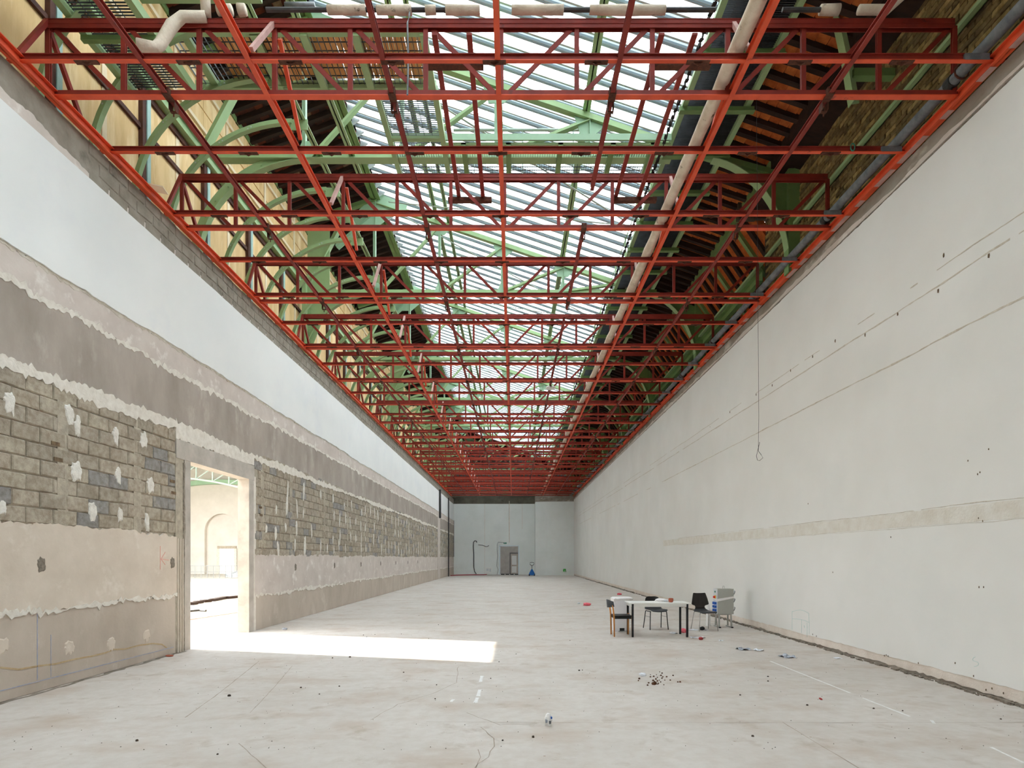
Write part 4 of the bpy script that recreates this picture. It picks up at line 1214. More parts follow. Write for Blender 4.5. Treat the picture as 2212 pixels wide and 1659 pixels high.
hk = MB(); hk.box(-0.045, 0.045, -0.07, 0.07, -0.012, 0.08); hk.box(-0.04, -0.03, 0.07, 0.16, -0.1, 0.0); hk.box(0.03, 0.04, 0.07, 0.16, -0.1, 0.0); hk.box(-0.04, 0.04, 0.1, 0.14, -0.11, -0.1); hk.tube([(0, 0.12, -0.1), (0, 0.12, -0.16)], 0.01, 6)
hkm = hk.mesh('hanger', 'rust')
for x, spans, lab in ((-4.48, ((-2, 54.5),), 'dark red hoist rail nearest the stripped wall'), (-1.57, ((-2, 54.5),), 'dark red hoist rail left of the middle beam'),
                      (1.28, ((-2, 9.2), (10.3, 13.6), (14.2, 54.5)), 'dark red hoist rail in broken lengths right of the middle beam'), (4.09, ((-2, 54.5),), 'dark red hoist rail nearest the white wall')):
    r = thing('hoist_rail', lab, 'rail', (x, 0, 0), 0, 'dark red hoist rails')
    for a, b in spans:
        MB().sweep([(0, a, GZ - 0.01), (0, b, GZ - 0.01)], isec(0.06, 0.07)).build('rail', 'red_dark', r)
    for y in GY[:9]:
        put('hanger', hkm, r, loc=(0, y - 0.02, GZ - 0.01))
for xa, xb2, lab in ((-1.0, -0.56, 'hanging red frame of two flats left of the middle beam'), (1.88, 2.3, 'hanging red frame of two flats beside the walkway')):
    r = thing('suspended_trapeze', lab, 'trapeze', (0, 0, 0), 0, 'hanging red trapezes')
    z = Zr(6.62)
    for x in (xa, xb2): MB().box(x - 0.035, x + 0.035, 7.15, 10.4, z, z + 0.03).build('flat', 'red_dark', r)
    for y in (7.55, 10.4): MB().box(xa - (0.2 if xa < 0 else 0.06), xb2 + (0.16 if xa < 0 else 0.33), y - 0.045, y + 0.045, z - 0.07, z).build('crossbar', 'rust', r)

# ------------------------------------------------------------------ pipes, cables and small things overhead
def lagged(pts, r, label, name='lagged_pipe', seed=1, m='lagging'):
    rr = random.Random(seed)
    P3 = []
    for a, b in zip(pts[:-1], pts[1:]):
        a, b = Vector(a), Vector(b); n = max(1, int((b - a).length / 0.35))
        for i in range(n): P3.append(a.lerp(b, i / n))
    P3.append(Vector(pts[-1]))
    P3 = [p + Vector((rr.uniform(-1, 1), 0, rr.uniform(-1, 1))) * r * 0.06 for p in P3]
    o = MB().tube(P3, [r * rr.uniform(0.92, 1.08) for _ in P3], 14).build(name, m, smooth=True)
    return tag(o, label, 'pipe')
lagged([(2.72, 4, Zr(6.2)), (2.72, 54.5, Zr(6.2))], 0.09, 'long pale lagged pipe running the length of the hall beside a red beam', seed=3)
xp = lambda px: P(px, 0, 7.3)[0]
tz_ = Zr(7.08)
for i, (a, b, lab) in enumerate(((707, 790, 'lagged pipe piece on the near girder under the ridge'), (814, 889, 'lagged pipe piece on the near girder holding a hanging cord'), (918, 942, 'short torn lagging stump on the near girder'),
                                 (962, 1036, 'slim lagged pipe piece left of the middle beam'), (1105, 1218, 'lagged pipe piece right of the middle beam'), (1274, 1437, 'long torn lagging piece on the near girder before the walkway'))):
    lagged([(xp(a), 7.3, tz_), (xp(b), 7.3, tz_)], 0.055, lab, 'lagging_piece', 20 + i)
for a, b, lab in ((575, 712, 'thin dark pipe on the near girder left of the ridge'), (785, 965, 'thin dark pipe on the near girder between lagging pieces'), (1218, 1545, 'thin dark pipe on the near girder reaching the walkway'), (1690, 1790, 'thin dark pipe on the near girder beyond the walkway')):
    o = MB().tube([(xp(a), 7.3, tz_ + 0.004), (xp(b), 7.3, tz_ + 0.004)], 0.028, 8).build('thin_pipe', 'pipe_dark'); tag(o, lab, 'pipe')
lagged([P(298, 96, 7.0), P(335, 104, 7.05), P(346, 96, 7.1), P(372, 55, 7.2), P(395, 36, 7.25), P(445, 36, 7.28)], 0.068, 'broken lagged pipe end bent down over the near girder', 'bent_pipe', 31)
lagged([P(446, 36, 7.3), P(440, -60, 7.3)], 0.06, 'upright rusty lagged pipe stub at the near girder', 'pipe_stub', 32)
lagged([(xp(470), 7.3, tz_), (xp(500), 7.3, tz_)], 0.06, 'lagging knot left of the upright stub', 'lagging_piece', 33)
lagged([(xp(515), 7.3, tz_), (xp(530), 7.3, tz_)], 0.065, 'lagging collar with a bead', 'lagging_piece', 34)
lagged([(xp(1772), 7.3, tz_), (xp(1812), 7.3, tz_)], 0.06, 'short grey lagging piece under the orange tiles', 'lagging_piece', 35)
lagged([(xp(1855), 7.3, tz_), (xp(1915), 7.3, tz_), (xp(1950), 7.1, tz_ + 0.12)], 0.06, 'white lagged pipe rising beside the brick wall', 'lagging_piece', 36)
lagged([P(616, 13, 8.2), P(680, 13, 8.2)], 0.045, 'short grey pipe hanging high under the dark tiles', 'lagging_piece', 37, 'pipe_grey')
gp_ = thing('grey_pipe', 'thick scratched grey pipe along the top of the white wall', 'pipe')
MB().tube([(5.7, 3, Zr(6.18)), (5.7, 54.5, Zr(6.18))], 0.07, 14).build('pipe', 'pipe_grey', gp_, smooth=True)
for y in (7.3, 10.26, 13.22, 16.2, 19.1, 22.1, 25):
    MB().tube([(5.7, y, Zr(6.18)), (5.7, y + 0.1, Zr(6.18))], 0.084, 14).build('coupling', 'pipe_dark', gp_)
    MB().tube([(5.7 + 0.09 * math.sin(R(t)), y - 0.12, Zr(6.18) + 0.09 * math.cos(R(t))) for t in range(0, 361, 30)], 0.012, 6).build('clamp', 'rust', gp_)
rr = random.Random(8)
ch = MB(); y = 6.0; i = 0
while y < 40:
    l = 0.07 + 0.004 * (y - 6)
    ch.bar((3.0 + rr.uniform(-0.012, 0.012), y, Zr(8.28) + rr.uniform(-0.02, 0.02)), (3.0 + rr.uniform(-0.012, 0.012), y + l, Zr(8.28) + rr.uniform(-0.02, 0.02)), 0.06 if i % 2 else 0.02, 0.02 if i % 2 else 0.06); y += l * 0.92; i += 1
o = ch.build('hanging_chain', 'chain'); tag(o, 'dark chain slung along the glass side of the right walkway', 'chain')
lp = thing('hanging_lamp', 'round white disc lamp under the broken hoist rail', 'lamp', (1.28, 19.5, 0))
MB().lathe([(0.02, Zr(5.93)), (0.15, Zr(5.9)), (0.17, Zr(5.86)), (0.15, Zr(5.83)), (0.03, Zr(5.82))], n=20).build('disc', 'white_lam', lp, smooth=True)
MB().tube([(0, 0, Zr(5.92)), (0, 0, Zr(5.99))], 0.02, 6).build('stem', 'black', lp)
wy = 7.38
wr_ = thing('wire_loop', 'thin hanging wire ending in a twisted loop before the white wall', 'wire')
MB().tube([P(1634, 195, wy), P(1637, 600, wy), P(1639, 900, wy), P(1638, 968, wy)], 0.0022, 6).build('wire', 'pipe_dark', wr_)
MB().tube([P(1641, 955, wy), P(1638, 968, wy), P(1634, 985, wy), P(1636, 994, wy), P(1641, 995, wy), P(1648, 989, wy), P(1644, 982, wy), P(1638, 974, wy), P(1639, 962, wy)], 0.003, 6).build('loop', 'pipe_dark', wr_)
hang('pull_cord', 'grey cord hanging from lagging on the near girder, knob at its end', 'cord', [P(885, 23, 7.3), P(884, 34, 7.23), P(880, 50, 7.2), P(882, 130, 7.2), P(880, 205, 7.2)], 0.012, 'pipe_grey')
o = MB().box(0, 0.32, 0, 0.22, 0, 0.015).build('wood_offcut', 'ply_batten'); o.location = (XL + 0.02, 9.1, GZ + 0.06); o.rotation_euler = (0.05, 0.1, 0.2); tag(o, 'small wood offcut lying on the edge channel of the stripped wall', 'wood')
tg = MB().tube([(P(1842, 318, 8.3)[0] + 0.03 * math.cos(R(t)), 8.3, P(0, 318, 8.3)[2] + 0.055 * math.sin(R(t))) for t in range(0, 361, 30)], 0.008, 6).build('cable_tie', 'exit_green'); tag(tg, 'green cable loop tied round the second plain joist', 'cable')
# ------------------------------------------------------------------ nave beyond the doorway
nf = MB().box(-70, XL - 0.24, -20, 75, -0.27, -0.02).build('floor', 'nave_floor'); struct(nf, 'sunlit floor of the great hall beyond the doorway')
NY = 60.0
nw = MB()
ncx = P(479.5, 0, NY)[0]; nr = 1.85; ns = P(0, 1147, NY)[2]
pts = [(-60, -0.1), (ncx - nr, -0.1)] + [(ncx - nr * math.cos(R(t)), ns + nr * math.sin(R(t))) for t in range(0, 181, 10)] + [(ncx + nr, -0.1), (-9, -0.1), (-9, 12), (-60, 12)]
nw.prism(pts, 'y', NY, NY + 0.35)
nwo = nw.build('wall_nave', 'nave_wall'); struct(nwo, 'cream end wall of the great hall with an arched niche')
MB().box(ncx - nr - 0.1, ncx + nr + 0.1, NY + 0.35, NY + 0.5, -0.1, ns + nr + 0.1).build('niche_back', 'nave_wall', nwo)
d3 = thing('door_3', 'white double door in the arched niche of the great hall', 'door'); del d3['category']; d3['kind'] = 'structure'
dx0, dx1, dzt = P(471, 0, NY)[0], P(503, 0, NY)[0], P(0, 1185, NY)[2]
MB().box(dx0, dx1, NY + 0.28, NY + 0.35, 0, dzt).build('door_leaf', 'white_lam', d3)
MB().box(dx0 - 0.2, dx1 + 0.2, NY + 0.2, NY + 0.36, dzt, dzt + 0.28).build('raw_lintel', 'block', d3)
MB().box(dx0 - 0.28, dx0, NY + 0.24, NY + 0.36, 0, dzt + 0.05).build('raw_jamb', 'scar', d3)
MB().box(dx1, dx1 + 0.28, NY + 0.24, NY + 0.36, 0, dzt + 0.05).build('raw_jamb', 'scar', d3)
al = thing('lattice_arch', 'mint green lattice arch across the great hall', 'arch', (ncx, 0, 0))
zc = P(0, 1040, NY)[2]
def curve(z0, sag, half, n=16): return [(half * (2 * i / n - 1), z0 - sag * (2 * i / n - 1) ** 2) for i in range(n + 1)]
ya = 54.0
lo_, hi_ = [[(x - 2.5, z) for x, z in c] for c in (curve(P(0, 1031, ya)[2], 1.64, 9.4, 12), curve(P(0, 1001, ya)[2], 1.64, 9.4, 12))]
MB().sweep([(x, NY - 0.32, z) for x, z in curve(P(0, 1042, NY)[2], 1.64, 9.4)], [(-0.3, -0.22), (0.3, -0.22), (0.3, 0.22), (-0.3, 0.22)]).build('wall_arch', 'green_cool', al)
MB().sweep([(x, ya, z) for x, z in lo_], [(-0.15, -0.08), (0.15, -0.08), (0.15, 0.08), (-0.15, 0.08)]).build('lower_chord', 'mint', al)
MB().sweep([(x, ya, z) for x, z in hi_], [(-0.15, -0.08), (0.15, -0.08), (0.15, 0.08), (-0.15, 0.08)]).build('upper_chord', 'mint', al)
for i in range(len(lo_)):
    MB().bar((lo_[i][0], ya, lo_[i][1]), (hi_[i][0], ya, hi_[i][1]), 0.1, 0.1).build('post', 'mint', al)
    if i < len(lo_) - 1:
        MB().bar((lo_[i][0], ya, lo_[i][1]), (hi_[i + 1][0], ya, hi_[i + 1][1]), 0.08, 0.08).build('diagonal', 'mint', al)
vault = MB(); cv = curve(P(0, 1001, ya)[2] + 0.5, 1.64, 9.4)
vault.prism([(x + ncx, z + 0.1) for x, z in cv] + [(x + ncx, z + 0.2) for x, z in reversed(cv)], 'y', 45, NY + 0.5)
struct(vault.build('ceiling', 'mint'), 'mint green vault over the end of the great hall')
gv = [(-9.5 - 29 * i / 12, 24 + 4 * math.sin(math.pi * i / 12)) for i in range(13)]  # unseen opaque vault, added to cut sky light on the hall's end wall
struct(MB().prism(gv + [(x, z + 0.3) for x, z in reversed(gv)], 'y', 14, NY + 0.5).build('ceiling', 'zinc'), 'unseen opaque vault added over the great hall to cut sky light, open along its far side')
struct(MB().box(-43.5, -43.0, 45, NY, -0.2, 16).build('wall_sky_block_side', 'nave_wall'), 'unseen side wall added at the end of the great hall to block sky light')  # out of view, added to block sky light from the left
struct(MB().box(-46, -8.7, -9, -8.5, -0.2, 24).build('wall_sky_block_front', 'nave_wall'), 'unseen near end wall added to the great hall to block sky light')  # out of view, added to block low sky facing the niche wall
# barrier, tarpaulin, low white curb, timbers and hoses on the floor
fb_ = thing('site_barrier', 'mesh site barrier before the arched niche of the great hall', 'barrier', (0, 48, 0))
bx0, bx1 = P(395, 0, 48)[0], P(540, 0, 48)[0]
MB().tube([(bx0, 0, 1.02), (bx1, 0, 1.02)], 0.025, 6).build('rail', 'fence_steel', fb_); MB().tube([(bx0, 0, 0.5), (bx1, 0, 0.5)], 0.02, 6).build('rail', 'fence_steel', fb_)
for i in range(12):
    x = bx0 + (bx1 - bx0) * i / 11
    MB().tube([(x, 0, -0.02), (x, 0, 1.05)], 0.022, 6).build('upright', 'fence_steel', fb_)
wires = MB()
for i in range(46): wires.bar((bx0 + (bx1 - bx0) * i / 45, 0.03, 0.05), (bx0 + (bx1 - bx0) * i / 45, 0.03, 1.0), 0.012, 0.012)
wires.build('mesh_wires', 'fence_steel', fb_, kind='stuff')
tp_ = MB(); n = 12
vs = []
for i in range(n + 1):
    for j in range(5):
        vs.append((bx0 + (bx1 - bx0) * (0.62 + 0.36 * i / n), 48.1 + 0.08 * math.sin(i * 1.3 + j), 0.02 + 0.2 * j * (0.4 + 0.6 * i / n)))
tp_.add(vs, [(i * 5 + j, i * 5 + 5 + j, i * 5 + 6 + j, i * 5 + j + 1) for i in range(n) for j in range(4)])
tag(tp_.build('tarpaulin', 'tarp'), 'grey tarpaulin draped behind the site barrier', 'tarpaulin')
for i, (xa, ya_, xb3, yb3) in enumerate(((410, 1306, 421, 1304), (424, 1303, 433, 1301.5), (437, 1300.5, 452, 1299), (457, 1298, 486, 1292), (491, 1292.6, 514, 1290))):
    a, b = G(xa, ya_), G(xb3, yb3)
    o = MB().bar((a[0], a[1], 0.03), (b[0], b[1], 0.03), 0.25, 0.1).build('plank', 'timber'); tag(o, ['dark plank nearest the doorway post, first of the broken line outside', 'dark plank outside, second from the doorway post', 'dark plank outside in the middle of the broken line', 'longest dark plank of the broken line outside', 'dark plank at the inner end of the broken line outside'][i], 'plank', 'dark planks on the sunlit floor outside')
a, b, c_ = G(405, 1322), G(430, 1319.5), G(445, 1320.5)
tag(MB().tube([(p[0], p[1], 0.02) for p in (a, b, c_)], 0.035, 6).build('floor_hose', 'pipe_dark'), 'dark hose end lying on the sunlit floor outside the doorway', 'hose')
a, b = G(400, 1340), G(520, 1322)
tag(MB().tube([(p[0], p[1], 0.0) for p in (a, b)], 0.015, 6).build('floor_cable', 'red_pale'), 'thin cable crossing the sunlit floor outside the doorway', 'cable')

# ------------------------------------------------------------------ furniture
# table
TBX0, TBX1, TBY0, TBY1 = 2.49, 3.79, 12.06, 12.66
t = thing('work_table', 'white table with square black legs, cluttered with rubbish', 'table', ((TBX0 + TBX1) / 2, (TBY0 + TBY1) / 2, 0))
hx, hy = (TBX1 - TBX0) / 2, (TBY1 - TBY0) / 2
MB().box(-hx, hx, -hy, hy, 0.712, 0.735).build('tabletop', 'white_lam', t)
MB().box(-hx + 0.05, hx - 0.05, -hy + 0.03, -hy + 0.05, 0.65, 0.712).box(-hx + 0.05, hx - 0.05, hy - 0.05, hy - 0.03, 0.65, 0.712).box(-hx + 0.03, -hx + 0.05, -hy + 0.05, hy - 0.05, 0.65, 0.712).box(hx - 0.05, hx - 0.03, -hy + 0.05, hy - 0.05, 0.65, 0.712).build('apron', 'white_lam', t)
for sx in (-1, 1):
    for sy in (-1, 1):
        x, y = sx * (hx - 0.065), sy * (hy - 0.045)
        MB().box(x - 0.02, x + 0.02, y - 0.02, y + 0.02, 0, 0.712).build('leg', 'black', t)
TX, TY = (TBX0 + TBX1) / 2, (TBY0 + TBY1) / 2

def shell_grid(prof, half, dish, th):
    """prof: list of (y, z); half: half width at each; dish: sideways curl"""
    n, k = len(prof), 10
    vs, fs = [], []
    P2 = [Vector((0, a, b)) for a, b in prof]
    for side in (0, 1):
        for i in range(n):
            d = (P2[min(i + 1, n - 1)] - P2[max(i - 1, 0)]).normalized()
            nm = Vector((0, -d.z, d.y))
            for j in range(k + 1):
                u = 2 * j / k - 1
                p = P2[i] + Vector((half[i] * u, 0, 0)) + nm * (dish[i] * u * u - side * th)
                vs.append(p)
    m = n * (k + 1)
    for i in range(n - 1):
        for j in range(k):
            a = i * (k + 1) + j
            fs.append((a, a + 1, a + k + 2, a + k + 1))
            fs.append((m + a, m + a + k + 1, m + a + k + 2, m + a + 1))
    for i in range(n - 1):
        for j in (0, k):
            a = i * (k + 1) + j
            q = (a, a + k + 1, m + a + k + 1, m + a)
            fs.append(q if j == 0 else q[::-1])
    for i in (0, n - 1):
        for j in range(k):
            a = i * (k + 1) + j
            q = (a, m + a, m + a + 1, a + 1)
            fs.append(q if i == 0 else q[::-1])
    return MB().add(vs, fs)

# chair local frame: the sitter faces -y
def leg_tube(parent, pts, r, m):
    return MB().tube(pts, r, 8).build('leg', m, parent, smooth=True)
c1 = thing('side_chair', 'dark bentwood chair with tall waisted back and thin chrome legs', 'chair', (4.49, 13.31, 0), R(5))
seat = shell_grid([(-0.30, 0.425), (-0.27, 0.443), (-0.2, 0.452), (-0.05, 0.445), (0.1, 0.44), (0.17, 0.452), (0.205, 0.485)], [0.17, 0.2, 0.215, 0.215, 0.2, 0.175, 0.13], [0.0] * 7, 0.012)
seat.build('seat', 'grey_shell', c1, smooth=True)
back = shell_grid([(0.205, 0.485), (0.222, 0.525), (0.23, 0.555), (0.234, 0.575), (0.24, 0.60), (0.262, 0.72), (0.28, 0.8), (0.29, 0.842), (0.294, 0.852)], [0.13, 0.112, 0.125, 0.195, 0.212, 0.186, 0.165, 0.152, 0.138], [0, 0.0, 0.01, 0.03, 0.035, 0.035, 0.03, 0.028, 0.025], 0.012)
back.build('backrest', 'black_wood', c1, smooth=True)
for sx in (-1, 1):
    leg_tube(c1, [(sx * 0.17, -0.2, 0.43), (sx * 0.19, -0.225, 0.4), (sx * 0.225, -0.26, 0.0)], 0.009, 'chrome')
    leg_tube(c1, [(sx * 0.17, 0.1, 0.43), (sx * 0.185, 0.14, 0.4), (sx * 0.215, 0.24, 0.0)], 0.009, 'chrome')
MB().tube([(-0.17, -0.2, 0.425), (0.17, -0.2, 0.425)], 0.008, 6).build('seat_frame', 'chrome', c1)
MB().tube([(-0.17, 0.1, 0.425), (0.17, 0.1, 0.425)], 0.008, 6).build('seat_frame', 'chrome', c1)

c2 = thing('shell_chair', 'dark grey plastic shell chair with black legs behind the table', 'chair', (3.41, 13.53, 0), R(8))
seat = shell_grid([(-0.24, 0.425), (-0.215, 0.446), (-0.15, 0.455), (-0.02, 0.445), (0.1, 0.44), (0.17, 0.455), (0.205, 0.5), (0.22, 0.55)], [0.17, 0.205, 0.222, 0.225, 0.22, 0.215, 0.2, 0.19], [0.02, 0.02, 0.025, 0.03, 0.03, 0.03, 0.03, 0.03], 0.01)
seat.build('seat', 'grey_shell', c2, smooth=True)
back = shell_grid([(0.22, 0.55), (0.232, 0.6), (0.245, 0.66), (0.255, 0.70), (0.262, 0.73), (0.266, 0.75), (0.268, 0.758)], [0.19, 0.188, 0.184, 0.175, 0.155, 0.12, 0.08], [0.03, 0.035, 0.04, 0.04, 0.035, 0.02, 0.01], 0.01)
back.build('backrest', 'black', c2, smooth=True)
for sx in (-1, 1):
    leg_tube(c2, [(sx * 0.19, -0.15, 0.43), (sx * 0.2, -0.17, 0.42), (sx * 0.225, -0.21, 0.0)], 0.011, 'black')
    leg_tube(c2, [(sx * 0.19, 0.12, 0.43), (sx * 0.2, 0.14, 0.42), (sx * 0.225, 0.22, 0.0)], 0.011, 'black')
    MB().tube([(sx * 0.19, -0.17, 0.425), (sx * 0.19, 0.14, 0.425)], 0.01, 6).build('seat_frame', 'black', c2)
    MB().tube([(sx * 0.205, -0.18, 0.3), (sx * 0.205, 0.17, 0.3)], 0.004, 6).build('side_wire', 'black', c2)

# armchair facing +x (towards the table): local frame faces -y, turned by 90 degrees
c3 = thing('wooden_chair', 'low-backed chair with orange wooden legs and dark seat at the table end', 'chair', (2.37, 12.36, 0), R(90))
MB().box(-0.215, 0.215, -0.19, 0.2, 0.43, 0.455).box(-0.205, 0.205, -0.18, 0.19, 0.385, 0.43).build('seat', 'black', c3)
for sx in (-1, 1):
    MB().tube([(sx * 0.205, -0.185, 0.0), (sx * 0.205, -0.185, 0.47)], [0.015, 0.018], 10).build('leg', 'oak', c3, smooth=True)
    MB().tube([(sx * 0.205, 0.195, 0.0), (sx * 0.205, 0.205, 0.45), (sx * 0.205, 0.235, 0.68)], [0.015, 0.018, 0.016], 10).build('leg', 'oak', c3, smooth=True)
bk = MB(); vs = []; n = 14
for i in range(n + 1):
    u = 2 * i / n - 1
    y = 0.30 - 0.10 * u * u
    for (dy, z) in ((0, 0.62 + 0.03 * u * u), (0.02, 0.79 - 0.03 * u * u), (0.035, 0.79 - 0.03 * u * u), (0.02, 0.62 + 0.03 * u * u)):
        vs.append((0.235 * u, y + dy, z))
bk.add(vs, [(i * 4 + j, i * 4 + 4 + j, i * 4 + 4 + (j + 1) % 4, i * 4 + (j + 1) % 4) for i in range(n) for j in range(4)] + [(0, 1, 2, 3), (n * 4 + 3, n * 4 + 2, n * 4 + 1, n * 4)])
bk.build('backrest', 'grey_shell', c3, smooth=True)

# pedal bin
bn_ = thing('pedal_bin', 'tall white pedal bin with plastic liner behind the wooden chair', 'bin', (2.49, 13.1, 0), R(3))
MB().prism([(-0.17, -0.14), (0.17, -0.14), (0.17, 0.14), (-0.17, 0.14)], 'z', 0, 0.03).build('base', 'bin', bn_)
bd = MB(); lo2, hi2 = (0.165, 0.135), (0.19, 0.16)
v = [(sx * lo2[0], sy * lo2[1], 0.03) for sx, sy in ((-1, -1), (-0.2, -1.08), (0.2, -1.08), (1, -1), (1, 1), (-1, 1))] + [(sx * hi2[0], sy * hi2[1], 0.72) for sx, sy in ((-1, -1), (-0.2, -1.08), (0.2, -1.08), (1, -1), (1, 1), (-1, 1))]
bd.add(v, [(5, 4, 3, 2, 1, 0), (6, 7, 8, 9, 10, 11)] + [(i, (i + 1) % 6, 6 + (i + 1) % 6, 6 + i) for i in range(6)])
bd.build('body', 'bin', bn_)
ln_ = MB(); vs = []; n = 24; rr = random.Random(2)
for i in range(n):
    tt = 2 * math.pi * i / n
    x, y = math.copysign(abs(math.cos(tt)) ** 0.28, math.cos(tt)), math.copysign(abs(math.sin(tt)) ** 0.28, math.sin(tt))
    vs += [(x * 0.2, y * 0.17, 0.70 + rr.uniform(-0.02, 0.02)), (x * 0.235 + 0.02, y * 0.2, 0.765 + rr.uniform(-0.008, 0.008)), (x * 0.2 + 0.02, y * 0.17, 0.79)]
ln_.add(vs, [(i * 3 + j, ((i + 1) % n) * 3 + j, ((i + 1) % n) * 3 + j + 1, i * 3 + j + 1) for i in range(n) for j in range(2)] + [tuple(i * 3 + 2 for i in range(n))])
ln_.build('liner', 'film', bn_)
MB().box(-0.06, 0.05, -0.152, -0.13, 0.03, 0.09).build('pedal_recess', 'black', bn_)
MB().box(-0.09, 0.09, -0.2, -0.13, 0.012, 0.028).build('pedal', 'chrome', bn_)

# power distribution cabinet
pc = thing('power_cabinet', 'grey site power cabinet on a steel stand by the white wall', 'electrical cabinet', (5.155, 13.86, 0), R(0))
MB().box(-0.19, 0.2, -0.13, 0.13, 0.33, 0.945).build('cabinet_body', 'cab', pc)
sp_ = MB().box(-0.2, -0.19, -0.13, 0.13, 0.33, 0.945).build('socket_panel', 'cab_light', pc)
for i in range(3):
    z = 0.42 + i * 0.085
    for yb2 in (-0.055, 0.055):
        MB().box(-0.245, -0.2, yb2 - 0.03, yb2 + 0.03, z - 0.03, z + 0.03).build('socket', 'blue', sp_)
MB().box(-0.212, -0.2, -0.04, 0.04, 0.7, 0.78).build('switch_plate', 'yellow', sp_)
MB().tube([(-0.25, 0, 0.74), (-0.2, 0, 0.74)], 0.028, 10).build('switch_knob', 'red_knob', sp_)
MB().box(-0.212, -0.2, -0.02, 0.03, 0.85, 0.89).build('indicator', 'exit_green', sp_)
for z in (0.46, 0.67, 0.86):
    MB().tube([(0.2, -0.02, z), (0.245, -0.02, z - 0.012)], 0.048, 14).build('plug_inlet', 'cab_light', pc)
    MB().tube([(0.24, -0.02, z - 0.011), (0.255, -0.02, z - 0.016)], 0.053, 14).build('inlet_cap', 'pipe_grey', pc)
MB().tube([(-0.02, 0, 0.945), (-0.02, 0, 0.995), (0.0, 0, 1.01), (0.02, 0, 0.995), (0.02, 0, 0.945)], 0.006, 6).build('lifting_eye', 'cab', pc)
tpw = MB()
tpw.add([(-0.205, -0.134, 0.635), (0.205, -0.134, 0.72), (0.205, -0.134, 0.765), (-0.205, -0.134, 0.7), (-0.205, 0.134, 0.7), (-0.205, 0.134, 0.765)], [(0, 1, 2, 3), (0, 3, 5, 4)])
tpw.build('tape_wrap', 'film', pc)
for sx in (-1, 1):
    x = sx * 0.15
    MB().box(x - 0.02, x + 0.02, -0.16, 0.2, 0.0, 0.03).build('foot', 'cab', pc)
    MB().box(x - 0.022, x + 0.022, -0.19, -0.155, 0.0, 0.028).build('foot_cap', 'black', pc)
    MB().bar((x * 0.95, -0.1, 0.33), (x, -0.12, 0.02), 0.035, 0.03).build('leg', 'cab', pc)
    MB().bar((x * 0.95, 0.1, 0.33), (x, 0.12, 0.02), 0.035, 0.03).build('leg', 'cab', pc)
MB().box(-0.17, 0.17, -0.02, 0.02, 0.3, 0.33).build('crossbar', 'cab', pc)

def crumple(name, label, cat, loc, size, m, seed, flat=1.0, group=None):
    rr = random.Random(seed)
    mb = MB(); vs = []; nu, nv = 10, 6
    for i in range(nv + 1):
        ph = math.pi * i / nv
        for j in range(nu):
            th = 2 * math.pi * j / nu
            r = 0.5 * rr.uniform(0.72, 1.1)
            vs.append((size[0] * r * max(math.sin(ph), 0.9 if i in (1, 2) else 0) * math.cos(th), size[1] * r * max(math.sin(ph), 0.9 if i in (1, 2) else 0) * math.sin(th), size[2] * (0.0 if i < 2 else 0.5 - 0.5 * math.cos(ph)) * rr.uniform(0.85, 1.0)))
    fs = [(i * nu + j, i * nu + (j + 1) % nu, (i + 1) * nu + (j + 1) % nu, (i + 1) * nu + j) for i in range(nv) for j in range(nu)]
    mb.add(vs, [f[::-1] for f in fs])
    zmin = min(p[2] for p in vs)
    o = mb.build(name, m); o.location = (loc[0], loc[1], loc[2] - zmin); o.rotation_euler = (0, 0, rr.uniform(0, 6))
    return tag(o, label, cat, group)
def flat_sheet(name, label, cat, xy, sx, sy, m, seed, h=0.02, rz=0.0, group=None):
    rr = random.Random(seed); n = 6; vs = []
    for s in (0, 1):
        for i in range(n + 1):
            for j in range(n + 1):
                z = 0.004 + h * max(0, math.sin(i * 1.1 + seed) * math.cos(j * 0.9 + seed * 2)) + rr.uniform(0, 0.15) * h
                vs.append((sx * (i / n - 0.5) + rr.uniform(-1, 1) * 0.03 * sx, sy * (j / n - 0.5) + rr.uniform(-1, 1) * 0.03 * sy, z - 0.002 * s))
    m1 = (n + 1) ** 2; fs = []
    for i in range(n):
        for j in range(n):
            a = i * (n + 1) + j
            fs.append((a, a + n + 1, a + n + 2, a + 1)); fs.append((m1 + a, m1 + a + 1, m1 + a + n + 2, m1 + a + n + 1))
    mb = MB().add(vs, fs)
    o = mb.build(name, m); o.location = (xy[0], xy[1], 0); o.rotation_euler = (0, 0, rz)
    return tag(o, label, cat, group)

TT = 0.735
crumple('crumpled_bag', 'crumpled white bag on the back of the white table', 'bag', (3.24, TY + 0.1, TT), (0.3, 0.2, 0.08), 'film', 51)
crumple('crumpled_paper', 'small crumpled white wrapper next to the terracotta cup on the table', 'wrapper', (3.36, TY + 0.04, TT), (0.17, 0.14, 0.06), 'paper', 52)
cup = MB().lathe([(0.03, 0), (0.045, 0.01), (0.055, 0.05), (0.05, 0.085), (0.042, 0.09), (0.03, 0.03)], (0, 0, 0), 14).build('clay_cup', 'terracotta', smooth=True); cup.location = (3.42, TY - 0.1, TT); tag(cup, 'small terracotta cup on the white table', 'cup')
def Gz(px, py): x, y = G(px, py); return (x, y, 0)
crumple('plastic_sheet', 'white plastic sheet hanging beside the power cabinet stand', 'plastic', (4.86, 14.1, 0.0), (0.12, 0.16, 0.62), 'film', 53)
crumple('red_bag', 'crumpled pink red plastic bag under the white table', 'bag', Gz(1475, 1366), (0.24, 0.18, 0.1), 'red_plastic', 54)
flat_sheet('paper_scrap', 'white paper scrap beside the red bag under the table', 'paper', G(1455, 1368), 0.16, 0.2, 'paper', 3)
flat_sheet('paper_scrap', 'thin white paper strip between the red bag and the tall-backed chair', 'paper', G(1497, 1361), 0.22, 0.15, 'paper', 4)
